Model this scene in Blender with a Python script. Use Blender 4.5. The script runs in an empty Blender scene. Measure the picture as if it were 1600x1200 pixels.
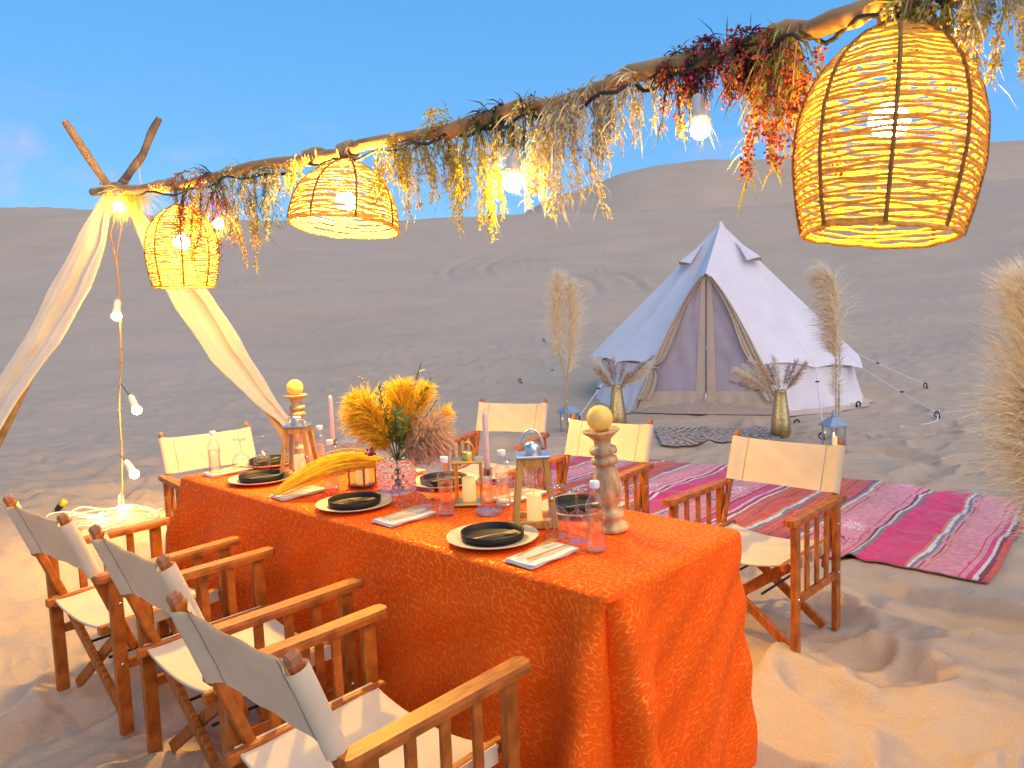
import bpy, math, random
import numpy as np
from mathutils import Vector, Matrix, Euler
random.seed(7); RNG = np.random.default_rng(11)
S = bpy.context.scene
COL = S.collection
PI = math.pi

# ------------------------------------------------------------------ camera
CF, CP, CR, CH = 1176.0, 0.092, -0.038, 1.489      # focal (px of 1600), pitch down, roll, eye height
cd = bpy.data.cameras.new('camera'); cam = bpy.data.objects.new('camera', cd); COL.objects.link(cam)
cd.sensor_width = 36; cd.lens = 36*CF/1600; cd.clip_start = 0.05; cd.clip_end = 2000
cam.matrix_world = Matrix.Translation((0, 0, CH)) @ Matrix.Rotation(PI/2-CP, 4, 'X') @ Matrix.Rotation(CR, 4, 'Z')
S.camera = cam

# ------------------------------------------------------------------ dusk sky, soft afterglow
SUN_EL, SUN_AZ = math.radians(44), math.radians(136)   # azimuth clockwise from +Y (behind the camera, to the right)
w = bpy.data.worlds.new('World'); S.world = w; w.use_nodes = True
nt = w.node_tree; nt.nodes.clear()
out = nt.nodes.new('ShaderNodeOutputWorld'); bg = nt.nodes.new('ShaderNodeBackground')
sky = nt.nodes.new('ShaderNodeTexSky'); sky.sky_type = 'NISHITA'; sky.sun_disc = False
sky.sun_elevation = SUN_EL; sky.sun_rotation = SUN_AZ; sky.air_density = 1.0; sky.dust_density = 0.4; sky.ozone_density = 2.0
hs = nt.nodes.new('ShaderNodeMix'); hs.data_type = 'RGBA'; hs.inputs['Factor'].default_value = .66   # even blue of dusk over the scattered light
hs.inputs['B'].default_value = (.41, 2.55, 5.8, 1)
nt.links.new(sky.outputs[0], hs.inputs['A']); 
tcw = nt.nodes.new('ShaderNodeTexCoord'); mpw = nt.nodes.new('ShaderNodeMapping'); mpw.inputs['Scale'].default_value = (9, 9, 26)
nzw = nt.nodes.new('ShaderNodeTexNoise'); nzw.inputs['Scale'].default_value = 1.0; nzw.inputs['Detail'].default_value = 6
nt.links.new(tcw.outputs['Generated'], mpw.inputs[0]); nt.links.new(mpw.outputs[0], nzw.inputs['Vector'])
mrw = nt.nodes.new('ShaderNodeMapRange'); mrw.inputs['From Min'].default_value = .57; mrw.inputs['From Max'].default_value = .80; mrw.inputs['To Max'].default_value = .55
nt.links.new(nzw.outputs['Fac'], mrw.inputs[0])
sxw = nt.nodes.new('ShaderNodeSeparateXYZ'); nt.links.new(tcw.outputs['Generated'], sxw.inputs[0])
low = nt.nodes.new('ShaderNodeMapRange'); low.inputs['From Min'].default_value = .30; low.inputs['From Max'].default_value = .12; nt.links.new(sxw.outputs[2], low.inputs[0])
mulw = nt.nodes.new('ShaderNodeMath'); mulw.operation = 'MULTIPLY'; nt.links.new(mrw.outputs[0], mulw.inputs[0]); nt.links.new(low.outputs[0], mulw.inputs[1])
cdir = (-0.5304, 0.8267, 0.1878)          # towards the pink puff over the left dune
dtw = nt.nodes.new('ShaderNodeVectorMath'); dtw.operation = 'DOT_PRODUCT'; dtw.inputs[1].default_value = cdir; nt.links.new(tcw.outputs['Generated'], dtw.inputs[0])
bmw = nt.nodes.new('ShaderNodeMapRange'); bmw.interpolation_type = 'SMOOTHSTEP'; bmw.inputs['From Min'].default_value = .9987; bmw.inputs['From Max'].default_value = .99985; bmw.inputs['To Max'].default_value = .45; nt.links.new(dtw.outputs['Value'], bmw.inputs[0])
mnz = nt.nodes.new('ShaderNodeTexNoise'); mnz.inputs['Scale'].default_value = 28; mnz.inputs['Detail'].default_value = 5; nt.links.new(tcw.outputs['Generated'], mnz.inputs['Vector'])
mn2 = nt.nodes.new('ShaderNodeMapRange'); mn2.inputs['From Min'].default_value = .35; mn2.inputs['From Max'].default_value = .62; nt.links.new(mnz.outputs['Fac'], mn2.inputs[0])
mbw = nt.nodes.new('ShaderNodeMath'); mbw.operation = 'MULTIPLY'; nt.links.new(bmw.outputs[0], mbw.inputs[0]); nt.links.new(mn2.outputs[0], mbw.inputs[1])
mxw = nt.nodes.new('ShaderNodeMath'); mxw.operation = 'MAXIMUM'; nt.links.new(mbw.outputs[0], mxw.inputs[0]); nt.links.new(mulw.outputs[0], mxw.inputs[1])
cl = nt.nodes.new('ShaderNodeMix'); cl.data_type = 'RGBA'; cl.inputs['B'].default_value = (3.6, 3.4, 5.2, 1)   # thin pink dusk cloud low over the dunes
nt.links.new(mxw.outputs[0], cl.inputs['Factor']); nt.links.new(hs.outputs['Result'], cl.inputs['A']); nt.links.new(cl.outputs['Result'], bg.inputs[0]); nt.links.new(bg.outputs[0], out.inputs[0])
bg.inputs[1].default_value = 0.14
sl = bpy.data.lights.new('sun', 'SUN'); sl.energy = 1.8; sl.angle = math.radians(85); sl.color = (1.0, .72, .55)
so = bpy.data.objects.new('sun', sl); COL.objects.link(so)
sd = Vector((math.sin(SUN_AZ)*math.cos(SUN_EL), math.cos(SUN_AZ)*math.cos(SUN_EL), math.sin(SUN_EL)))
so.rotation_euler = sd.to_track_quat('Z', 'Y').to_euler(); so.location = (3, -4, 6)
S.view_settings.view_transform = 'Standard'; S.view_settings.look = 'None'
S.view_settings.exposure = 0.35; S.view_settings.gamma = 1.0
S.view_settings.use_curve_mapping = False
S.cycles.use_denoising = True; S.cycles.max_bounces = 12; S.cycles.transparent_max_bounces = 24
S.cycles.transmission_bounces = 8; S.cycles.diffuse_bounces = 8; S.cycles.glossy_bounces = 4
S.cycles.caustics_reflective = False; S.cycles.caustics_refractive = False
S.cycles.sample_clamp_indirect = 6
LAMP_POWER, STRING_POWER = (1700.0, 2200.0, 430.0), 340.0

# ------------------------------------------------------------------ measuring helpers
def ray(u, v):
    du, dv = u-800, v-600; c, s = math.cos(CR), math.sin(CR)
    a = c*du+s*dv; b = -s*du+c*dv
    x, yc = a/CF, -b/CF; cp, sp = math.cos(CP), math.sin(CP)
    return Vector((x, cp+sp*yc, -sp+cp*yc))
def at(u, v, y):                       # the place at depth y seen in direction (u, v)
    d = ray(u, v); return Vector((0, 0, CH)) + d*(y/d.y)
def gnd(u, v, z=0.0):
    d = ray(u, v); return Vector((0, 0, CH)) + d*((z-CH)/d.z)
TH = .761; TU = Vector((math.cos(TH), -math.sin(TH), 0)); TV = Vector((math.sin(TH), math.cos(TH), 0)); TB = Vector((.221, 1.862, 0))
TL, TW, TZ = 2.60, .76, .758
def tb(s, t, z=TZ):                    # table frame: s from the near end, t from the near long edge
    p = TB - TU*s + TV*t; p.z = z; return p
def tuv(u, v): return gnd(u, v, TZ)

# ------------------------------------------------------------------ numpy noise
def _hash(ix, iy, seed):
    h = (ix.astype(np.int64)*374761393 + iy.astype(np.int64)*668265263 + seed*974634777) & 0x7fffffff
    h = ((h ^ (h >> 13))*1274126177) & 0x7fffffff
    return ((h ^ (h >> 16)) & 0xffff)/65535.0
def noise(x, y, seed=0):
    x = np.asarray(x, float); y = np.asarray(y, float)
    ix, iy = np.floor(x), np.floor(y); fx, fy = x-ix, y-iy
    def g(dx, dy):
        a = _hash(ix+dx, iy+dy, seed)*2*PI
        return np.cos(a)*(fx-dx)+np.sin(a)*(fy-dy)
    sx = fx*fx*fx*(fx*(fx*6-15)+10); sy = fy*fy*fy*(fy*(fy*6-15)+10)
    return (g(0, 0)*(1-sx)+g(1, 0)*sx)*(1-sy)+(g(0, 1)*(1-sx)+g(1, 1)*sx)*sy
def sstep(a, b, x):
    t = np.clip((x-a)/(b-a), 0, 1); return t*t*(3-2*t)

# ------------------------------------------------------------------ mesh builder
class MB:
    def __init__(s): s.v = []; s.f = []; s.sm = []
    def add(s, vs, fs, smooth=False):
        o = len(s.v); s.v += [tuple(p) for p in vs]; s.f += [tuple(i+o for i in f) for f in fs]; s.sm += [smooth]*len(fs); return s
    def box(s, c, d, rot=None, bev=0.0):
        c = Vector(c); hx, hy, hz = d[0]/2, d[1]/2, d[2]/2
        R = rot if rot is not None else Matrix.Identity(3)
        if bev <= 0:
            vs = [c+R@Vector((x*hx, y*hy, z*hz)) for x in (-1, 1) for y in (-1, 1) for z in (-1, 1)]
            return s.add(vs, [(0, 1, 3, 2), (4, 6, 7, 5), (0, 4, 5, 1), (2, 3, 7, 6), (0, 2, 6, 4), (1, 5, 7, 3)])
        b = min(bev, hx*.9, hy*.9, hz*.9); vs = []; idx = {}
        for x in (-1, 1):
            for y in (-1, 1):
                for z in (-1, 1):
                    for ax in range(3):
                        p = [x*(hx-b), y*(hy-b), z*(hz-b)]; p[ax] = (x, y, z)[ax]*(hx, hy, hz)[ax]
                        idx[(x, y, z, ax)] = len(vs); vs.append(c+R@Vector(p))
        fs = []
        for ax in range(3):
            o1, o2 = [(1, 2), (2, 0), (0, 1)][ax]
            for sg in (-1, 1):
                q = []
                for a, bb in ((-1, -1), (1, -1), (1, 1), (-1, 1)):
                    k = [0, 0, 0]; k[ax] = sg; k[o1] = a; k[o2] = bb; q.append(idx[(*k, ax)])
                fs.append(q if sg > 0 else q[::-1])
        for ax in range(3):
            o1, o2 = [(1, 2), (2, 0), (0, 1)][ax]
            for a in (-1, 1):
                for bb in (-1, 1):
                    k0 = [0, 0, 0]; k1 = [0, 0, 0]; k0[ax] = -1; k1[ax] = 1
                    for k in (k0, k1): k[o1] = a; k[o2] = bb
                    q = [idx[(*k0, o1)], idx[(*k1, o1)], idx[(*k1, o2)], idx[(*k0, o2)]]
                    fs.append(q if a*bb < 0 else q[::-1])
        for x in (-1, 1):
            for y in (-1, 1):
                for z in (-1, 1):
                    q = [idx[(x, y, z, 0)], idx[(x, y, z, 1)], idx[(x, y, z, 2)]]
                    fs.append(q if x*y*z > 0 else q[::-1])
        return s.add(vs, fs)
    def bar(s, p, q, w, t, up=(0, 0, 1), bev=0.003, w2=None):   # beam p->q, width w (across), thickness t (along up)
        p, q = Vector(p), Vector(q); d = q-p; L = d.length; d.normalize()
        upv = Vector(up)
        if abs(d.dot(upv)) > .98: upv = Vector((0, 1, 0)) if abs(d.y) < .9 else Vector((1, 0, 0))
        sx = d.cross(upv).normalized(); uz = sx.cross(d)
        R = Matrix((sx, d, uz)).transposed()
        return s.box((p+q)/2, (w, L, t), R, bev)
    def tube(s, pts, r, n=8, caps=True, closed=False, smooth=True):
        pts = [Vector(p) for p in pts]; m = len(pts)
        rs = r if hasattr(r, '__len__') else [r]*m
        vs = []; prev = None
        for i in range(m):
            if closed: t = pts[(i+1) % m]-pts[i-1]
            else: t = pts[min(i+1, m-1)]-pts[max(i-1, 0)]
            if t.length < 1e-9: t = Vector((0, 0, 1))
            t.normalize()
            if prev is None:
                a = Vector((0, 0, 1)) if abs(t.z) < .9 else Vector((1, 0, 0)); prev = (a-t*a.dot(t)).normalized()
            else:
                prev = prev-t*prev.dot(t)
                prev = prev.normalized() if prev.length > 1e-6 else t.orthogonal().normalized()
            b = t.cross(prev)
            for j in range(n):
                an = 2*PI*j/n; vs.append(pts[i]+(prev*math.cos(an)+b*math.sin(an))*rs[i])
        fs = []
        for i in range(m if closed else m-1):
            i2 = (i+1) % m
            for j in range(n):
                j2 = (j+1) % n; fs.append((i*n+j, i*n+j2, i2*n+j2, i2*n+j))
        s.add(vs, fs, smooth)
        if caps and not closed:
            s.add(vs[:n][::-1], [tuple(range(n))]); s.add(vs[-n:], [tuple(range(n))])
        return s
    def lathe(s, prof, n=32, c=(0, 0, 0), R=None, smooth=True):
        c = Vector(c); vs = []; m = len(prof)
        for r, z in prof:
            for j in range(n):
                a = 2*PI*j/n; p = Vector((r*math.cos(a), r*math.sin(a), z)); vs.append(c+(R@p if R else p))
        fs = [(i*n+j, i*n+(j+1) % n, (i+1)*n+(j+1) % n, (i+1)*n+j) for i in range(m-1) for j in range(n)]
        s.add(vs, fs, smooth)
        for k, rev in ((0, True), (m-1, False)):
            if prof[k][0] > 1e-4:
                ring = vs[k*n:(k+1)*n]; s.add(ring[::-1] if rev else ring, [tuple(range(n))])
        return s
    def sphere(s, c, r, n=20, m=12, sc=(1, 1, 1)):
        c = Vector(c); vs = []; fs = []
        for i in range(m+1):
            a = -PI/2+PI*i/m
            for j in range(n):
                b = 2*PI*j/n; vs.append(c+Vector((r*sc[0]*math.cos(a)*math.cos(b), r*sc[1]*math.cos(a)*math.sin(b), r*sc[2]*math.sin(a))))
        for i in range(m):
            for j in range(n): fs.append((i*n+j, i*n+(j+1) % n, (i+1)*n+(j+1) % n, (i+1)*n+j))
        return s.add(vs, fs, True)
    def ribbon(s, pts, w, side, smooth=True):           # thin tapered strip
        m = len(pts); vs = []
        for i, p in enumerate(pts):
            ww = w[i] if hasattr(w, '__len__') else w*(1-.85*i/(m-1))
            vs += [p-side*ww/2, p+side*ww/2]
        return s.add(vs, [(2*i, 2*i+1, 2*i+3, 2*i+2) for i in range(m-1)], smooth)
    def grid(s, rows, smooth=True, closed_u=False):     # rows: list of equal length point lists
        n = len(rows[0]); vs = [p for r in rows for p in r]; fs = []
        for i in range(len(rows)-1):
            for j in range(n if closed_u else n-1):
                j2 = (j+1) % n; fs.append((i*n+j, i*n+j2, (i+1)*n+j2, (i+1)*n+j))
        return s.add(vs, fs, smooth)
    def xf(s, M):
        s.v = [tuple(M@Vector(p)) for p in s.v]; return s
    def mesh(s, name, mat):
        me = bpy.data.meshes.new(name); me.from_pydata(s.v, [], s.f)
        me.polygons.foreach_set('use_smooth', s.sm); me.update()
        if mat: me.materials.append(mat)
        return me
    def build(s, name, mat, parent=None, **kw):
        o = bpy.data.objects.new(name, s.mesh(name, mat)); COL.objects.link(o)
        if parent is not None: o.parent = parent
        for k, v in kw.items(): o[k] = v
        return o
def part(name, me, parent, loc=None, rot=None):
    o = bpy.data.objects.new(name, me); COL.objects.link(o); o.parent = parent
    if loc is not None: o.location = loc
    if rot is not None: o.rotation_euler = rot
    return o
def thing(name, label, cat, loc=(0, 0, 0), rotz=0.0, group=None, rot=None):
    o = bpy.data.objects.new(name, None); COL.objects.link(o); o.empty_display_size = .1
    o.location = loc; o.rotation_euler = rot if rot is not None else (0, 0, rotz)
    o['label'] = label; o['category'] = cat
    if group: o['group'] = group
    return o
def tag(o, label, cat, group=None):
    o['label'] = label; o['category'] = cat
    if group: o['group'] = group
    return o
def copy_tree(o, parent=None):
    c = o.copy(); COL.objects.link(c)
    if parent is not None: c.parent = parent
    for ch in [x for x in COL.objects if x.parent == o]: copy_tree(ch, c)
    return c
def dup(o, loc, rotz, label, group=None, rot=None):
    c = copy_tree(o); c.location = loc; c.rotation_euler = rot if rot is not None else (0, 0, rotz); c['label'] = label
    if group: c['group'] = group
    return c

# ------------------------------------------------------------------ materials
def new_mat(name):
    m = bpy.data.materials.new(name); m.use_nodes = True; n = m.node_tree; n.nodes.clear()
    o = n.nodes.new('ShaderNodeOutputMaterial'); return m, n, o
def lnk(n, a, b): n.links.new(a, b)
def node(n, t, **kw):
    x = n.nodes.new(t)
    for k, v in kw.items(): setattr(x, k, v)
    return x
def pmat(name, col, rough=.6, metal=0.0, var=.25, scale=30, bump=0.0, bscale=None, stretch=(1, 1, 1), spec=.5, transl=0.0, trcol=None, sheen=0.0, coord='Object', alpha=1.0):
    m, n, o = new_mat(name); p = node(n, 'ShaderNodeBsdfPrincipled')
    tc = node(n, 'ShaderNodeTexCoord'); mp = node(n, 'ShaderNodeMapping'); mp.inputs['Scale'].default_value = stretch
    lnk(n, tc.outputs[coord], mp.inputs[0])
    nz = node(n, 'ShaderNodeTexNoise'); nz.inputs['Scale'].default_value = scale; nz.inputs['Detail'].default_value = 6
    lnk(n, mp.outputs[0], nz.inputs['Vector'])
    rp = node(n, 'ShaderNodeValToRGB'); rp.color_ramp.elements[0].position = .3; rp.color_ramp.elements[1].position = .7
    rp.color_ramp.elements[0].color = (*[c*(1-var) for c in col], 1); rp.color_ramp.elements[1].color = (*[min(1, c*(1+var*.6)) for c in col], 1)
    lnk(n, nz.outputs['Fac'], rp.inputs[0]); lnk(n, rp.outputs[0], p.inputs['Base Color'])
    p.inputs['Roughness'].default_value = rough; p.inputs['Metallic'].default_value = metal
    p.inputs['Specular IOR Level'].default_value = spec; p.inputs['Alpha'].default_value = alpha
    if sheen: p.inputs['Sheen Weight'].default_value = sheen
    if bump:
        b = node(n, 'ShaderNodeBump'); b.inputs['Strength'].default_value = bump; b.inputs['Distance'].default_value = .004
        if bscale:
            nb = node(n, 'ShaderNodeTexNoise'); nb.inputs['Scale'].default_value = bscale; nb.inputs['Detail'].default_value = 4
            lnk(n, mp.outputs[0], nb.inputs['Vector']); lnk(n, nb.outputs['Fac'], b.inputs['Height'])
        else: lnk(n, nz.outputs['Fac'], b.inputs['Height'])
        lnk(n, b.outputs[0], p.inputs['Normal'])
    if transl > 0:
        t = node(n, 'ShaderNodeBsdfTranslucent'); mx = node(n, 'ShaderNodeMixShader'); mx.inputs[0].default_value = transl
        if trcol: t.inputs[0].default_value = (*trcol, 1)
        else: lnk(n, rp.outputs[0], t.inputs[0])
        lnk(n, p.outputs[0], mx.inputs[1]); lnk(n, t.outputs[0], mx.inputs[2]); lnk(n, mx.outputs[0], o.inputs[0])
    else: lnk(n, p.outputs[0], o.inputs[0])
    return m
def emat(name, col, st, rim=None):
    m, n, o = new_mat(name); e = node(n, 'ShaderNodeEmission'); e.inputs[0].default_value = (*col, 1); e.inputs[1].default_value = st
    if rim:  # dimmer orange edge painted into the bulb by viewing angle, in place of a halo
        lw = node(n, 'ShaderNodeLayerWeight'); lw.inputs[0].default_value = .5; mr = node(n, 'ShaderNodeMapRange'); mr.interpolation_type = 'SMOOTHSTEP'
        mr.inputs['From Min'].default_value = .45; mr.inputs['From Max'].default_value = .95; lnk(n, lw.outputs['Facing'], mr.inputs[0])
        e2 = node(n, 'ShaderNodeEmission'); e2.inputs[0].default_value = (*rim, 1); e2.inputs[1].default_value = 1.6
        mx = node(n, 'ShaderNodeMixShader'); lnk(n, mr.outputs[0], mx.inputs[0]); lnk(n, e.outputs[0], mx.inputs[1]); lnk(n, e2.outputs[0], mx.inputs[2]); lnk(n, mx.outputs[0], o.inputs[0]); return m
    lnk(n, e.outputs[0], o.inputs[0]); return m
def thin_glass(name, tint=(1, 1, 1), gloss=.9, rough=.02):
    m, n, o = new_mat(name); t = node(n, 'ShaderNodeBsdfTransparent'); t.inputs[0].default_value = (*tint, 1)
    g = node(n, 'ShaderNodeBsdfGlossy'); g.inputs['Roughness'].default_value = rough; g.inputs[0].default_value = (gloss, gloss*.94, gloss*.84, 1)
    lw = node(n, 'ShaderNodeLayerWeight'); lw.inputs[0].default_value = .35
    mr = node(n, 'ShaderNodeMapRange'); mr.inputs['To Min'].default_value = .03; mr.inputs['To Max'].default_value = .55
    lnk(n, lw.outputs['Facing'], mr.inputs[0])
    mx = node(n, 'ShaderNodeMixShader'); lnk(n, mr.outputs[0], mx.inputs[0]); lnk(n, t.outputs[0], mx.inputs[1]); lnk(n, g.outputs[0], mx.inputs[2])
    lnk(n, mx.outputs[0], o.inputs[0]); return m
def solid_glass(name, tint=(1, 1, 1), ior=1.45, rough=0.0, mixt=.35):
    m, n, o = new_mat(name); g = node(n, 'ShaderNodeBsdfGlass'); g.inputs[0].default_value = (*tint, 1); g.inputs['IOR'].default_value = ior; g.inputs['Roughness'].default_value = rough
    t = node(n, 'ShaderNodeBsdfTransparent'); t.inputs[0].default_value = (*tint, 1)
    mx = node(n, 'ShaderNodeMixShader'); mx.inputs[0].default_value = mixt
    lnk(n, g.outputs[0], mx.inputs[1]); lnk(n, t.outputs[0], mx.inputs[2]); lnk(n, mx.outputs[0], o.inputs[0]); return m
def attr_mat(name, rough=.9, bump=.5, bscale=300, sheen=.2, transl=0.0):
    m, n, o = new_mat(name); p = node(n, 'ShaderNodeBsdfPrincipled'); a = node(n, 'ShaderNodeAttribute', attribute_name='Col')
    nz = node(n, 'ShaderNodeTexNoise'); nz.inputs['Scale'].default_value = bscale; nz.inputs['Detail'].default_value = 3
    tc = node(n, 'ShaderNodeTexCoord'); lnk(n, tc.outputs['Object'], nz.inputs['Vector'])
    mr = node(n, 'ShaderNodeMapRange'); mr.inputs['From Min'].default_value = .3; mr.inputs['From Max'].default_value = .7; mr.inputs['To Min'].default_value = .7; mr.inputs['To Max'].default_value = 1.15
    lnk(n, nz.outputs['Fac'], mr.inputs[0])
    mx = node(n, 'ShaderNodeMix', data_type='RGBA', blend_type='MULTIPLY'); mx.inputs['Factor'].default_value = 1
    lnk(n, a.outputs['Color'], mx.inputs['A']); lnk(n, mr.outputs[0], mx.inputs['B']); lnk(n, mx.outputs['Result'], p.inputs['Base Color'])
    p.inputs['Roughness'].default_value = rough; p.inputs['Specular IOR Level'].default_value = .2; p.inputs['Sheen Weight'].default_value = sheen
    b = node(n, 'ShaderNodeBump'); b.inputs['Strength'].default_value = bump; b.inputs['Distance'].default_value = .004
    lnk(n, nz.outputs['Fac'], b.inputs['Height']); lnk(n, b.outputs[0], p.inputs['Normal']); lnk(n, p.outputs[0], o.inputs[0]); return m

def sand_mat():
    m, n, o = new_mat('sand'); p = node(n, 'ShaderNodeBsdfPrincipled'); tc = node(n, 'ShaderNodeTexCoord')
    n1 = node(n, 'ShaderNodeTexNoise'); n1.inputs['Scale'].default_value = .22; n1.inputs['Detail'].default_value = 8; n1.inputs['Roughness'].default_value = .65
    n2 = node(n, 'ShaderNodeTexNoise'); n2.inputs['Scale'].default_value = 320; n2.inputs['Detail'].default_value = 4; n2.inputs['Roughness'].default_value = .8
    mpa = node(n, 'ShaderNodeMapping'); mpa.inputs['Scale'].default_value = (.35, 1.6, 1); mpa.inputs['Rotation'].default_value = (0, 0, .25)
    n3 = node(n, 'ShaderNodeTexNoise'); n3.inputs['Scale'].default_value = .9; n3.inputs['Detail'].default_value = 9; n3.inputs['Roughness'].default_value = .7
    lnk(n, tc.outputs['Object'], n1.inputs['Vector']); lnk(n, tc.outputs['Object'], n2.inputs['Vector']); lnk(n, tc.outputs['Object'], mpa.inputs[0]); lnk(n, mpa.outputs[0], n3.inputs['Vector'])
    rp = node(n, 'ShaderNodeValToRGB'); rp.color_ramp.elements[0].position = .32; rp.color_ramp.elements[1].position = .68
    rp.color_ramp.elements[0].color = (.51, .365, .24, 1); rp.color_ramp.elements[1].color = (.60, .44, .297, 1)
    ad = node(n, 'ShaderNodeMath', operation='ADD'); ml = node(n, 'ShaderNodeMath', operation='MULTIPLY'); ml.inputs[1].default_value = .5
    lnk(n, n1.outputs['Fac'], ad.inputs[0]); lnk(n, n3.outputs['Fac'], ad.inputs[1]); lnk(n, ad.outputs[0], ml.inputs[0]); lnk(n, ml.outputs[0], rp.inputs[0])
    mr = node(n, 'ShaderNodeMapRange'); mr.inputs['From Min'].default_value = .3; mr.inputs['From Max'].default_value = .7; mr.inputs['To Min'].default_value = .66; mr.inputs['To Max'].default_value = 1.26
    lnk(n, n2.outputs['Fac'], mr.inputs[0])
    mx = node(n, 'ShaderNodeMix', data_type='RGBA', blend_type='MULTIPLY'); mx.inputs['Factor'].default_value = 1
    lnk(n, rp.outputs[0], mx.inputs['A']); lnk(n, mr.outputs[0], mx.inputs['B']); lnk(n, mx.outputs['Result'], p.inputs['Base Color'])
    p.inputs['Roughness'].default_value = .95; p.inputs['Specular IOR Level'].default_value = .15
    b1 = node(n, 'ShaderNodeBump'); b1.inputs['Strength'].default_value = .8; b1.inputs['Distance'].default_value = .004
    n5 = node(n, 'ShaderNodeTexNoise'); n5.inputs['Scale'].default_value = 42; n5.inputs['Detail'].default_value = 6; n5.inputs['Roughness'].default_value = .7; lnk(n, tc.outputs['Object'], n5.inputs['Vector'])
    b3 = node(n, 'ShaderNodeBump'); b3.inputs['Strength'].default_value = .55; b3.inputs['Distance'].default_value = .012; lnk(n, n5.outputs['Fac'], b3.inputs['Height'])
    lnk(n, b3.outputs[0], b1.inputs['Normal'])
    lnk(n, n2.outputs['Fac'], b1.inputs['Height'])
    mp2 = node(n, 'ShaderNodeMapping'); mp2.inputs['Scale'].default_value = (2.0, 4.0, 1); mp2.inputs['Rotation'].default_value = (0, 0, .3)
    n4 = node(n, 'ShaderNodeTexNoise'); n4.inputs['Scale'].default_value = 3.5; n4.inputs['Detail'].default_value = 5; n4.inputs['Distortion'].default_value = .6
    lnk(n, tc.outputs['Object'], mp2.inputs[0]); lnk(n, mp2.outputs[0], n4.inputs['Vector'])
    b2 = node(n, 'ShaderNodeBump'); b2.inputs['Strength'].default_value = .6; b2.inputs['Distance'].default_value = .018
    lnk(n, n4.outputs['Fac'], b2.inputs['Height']); lnk(n, b1.outputs[0], b2.inputs['Normal']); lnk(n, b2.outputs[0], p.inputs['Normal'])
    lnk(n, p.outputs[0], o.inputs[0]); return m

def cloth_mat():                       # woven net of metallic strokes over an orange ground, on the cloth's own UV (metres)
    m, n, o = new_mat('orange_brocade'); p = node(n, 'ShaderNodeBsdfPrincipled'); uv = node(n, 'ShaderNodeUVMap')
    nz = node(n, 'ShaderNodeTexNoise'); nz.inputs['Scale'].default_value = 35; nz.inputs['Detail'].default_value = 2; lnk(n, uv.outputs[0], nz.inputs['Vector'])
    mixv = node(n, 'ShaderNodeMix', data_type='RGBA', blend_type='LINEAR_LIGHT'); mixv.inputs['Factor'].default_value = .012
    lnk(n, uv.outputs[0], mixv.inputs['A']); lnk(n, nz.outputs['Color'], mixv.inputs['B'])
    vo = node(n, 'ShaderNodeTexVoronoi', feature='DISTANCE_TO_EDGE', voronoi_dimensions='2D'); vo.inputs['Scale'].default_value = 45; vo.inputs['Randomness'].default_value = 1
    lnk(n, mixv.outputs['Result'], vo.inputs['Vector'])
    n2 = node(n, 'ShaderNodeTexNoise'); n2.inputs['Scale'].default_value = 66; n2.inputs['Detail'].default_value = 0; lnk(n, uv.outputs[0], n2.inputs['Vector'])
    lt = node(n, 'ShaderNodeMapRange'); lt.inputs['From Min'].default_value = .07; lt.inputs['From Max'].default_value = .13; lt.inputs['To Min'].default_value = 1; lt.inputs['To Max'].default_value = 0
    lnk(n, vo.outputs['Distance'], lt.inputs[0])
    gt = node(n, 'ShaderNodeMapRange'); gt.inputs['From Min'].default_value = .43; gt.inputs['From Max'].default_value = .49; lnk(n, n2.outputs['Fac'], gt.inputs[0])
    mu = node(n, 'ShaderNodeMath', operation='MULTIPLY'); lnk(n, lt.outputs[0], mu.inputs[0]); lnk(n, gt.outputs[0], mu.inputs[1])
    n3 = node(n, 'ShaderNodeTexNoise'); n3.inputs['Scale'].default_value = 3; lnk(n, uv.outputs[0], n3.inputs['Vector'])
    base = node(n, 'ShaderNodeMix', data_type='RGBA'); base.inputs['A'].default_value = (.76, .078, .002, 1); base.inputs['B'].default_value = (.86, .108, .002, 1)
    lnk(n, n3.outputs['Fac'], base.inputs['Factor'])
    cm = node(n, 'ShaderNodeMix', data_type='RGBA'); cm.inputs['B'].default_value = (.97, .205, .02, 1)
    lnk(n, mu.outputs[0], cm.inputs['Factor']); lnk(n, base.outputs['Result'], cm.inputs['A']); lnk(n, cm.outputs['Result'], p.inputs['Base Color'])
    me = node(n, 'ShaderNodeMath', operation='MULTIPLY'); me.inputs[1].default_value = .38; lnk(n, mu.outputs[0], me.inputs[0]); lnk(n, me.outputs[0], p.inputs['Metallic'])
    ro = node(n, 'ShaderNodeMapRange'); ro.inputs['To Min'].default_value = .75; ro.inputs['To Max'].default_value = .40; lnk(n, mu.outputs[0], ro.inputs[0]); lnk(n, ro.outputs[0], p.inputs['Roughness'])
    p.inputs['Specular IOR Level'].default_value = .12; p.inputs['Sheen Weight'].default_value = .0
    p.inputs['Sheen Tint'].default_value = (1, .5, .3, 1)
    b = node(n, 'ShaderNodeBump'); b.inputs['Strength'].default_value = .5; b.inputs['Distance'].default_value = .0015; lnk(n, mu.outputs[0], b.inputs['Height']); lnk(n, b.outputs[0], p.inputs['Normal'])
    lnk(n, p.outputs[0], o.inputs[0]); return m

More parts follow.
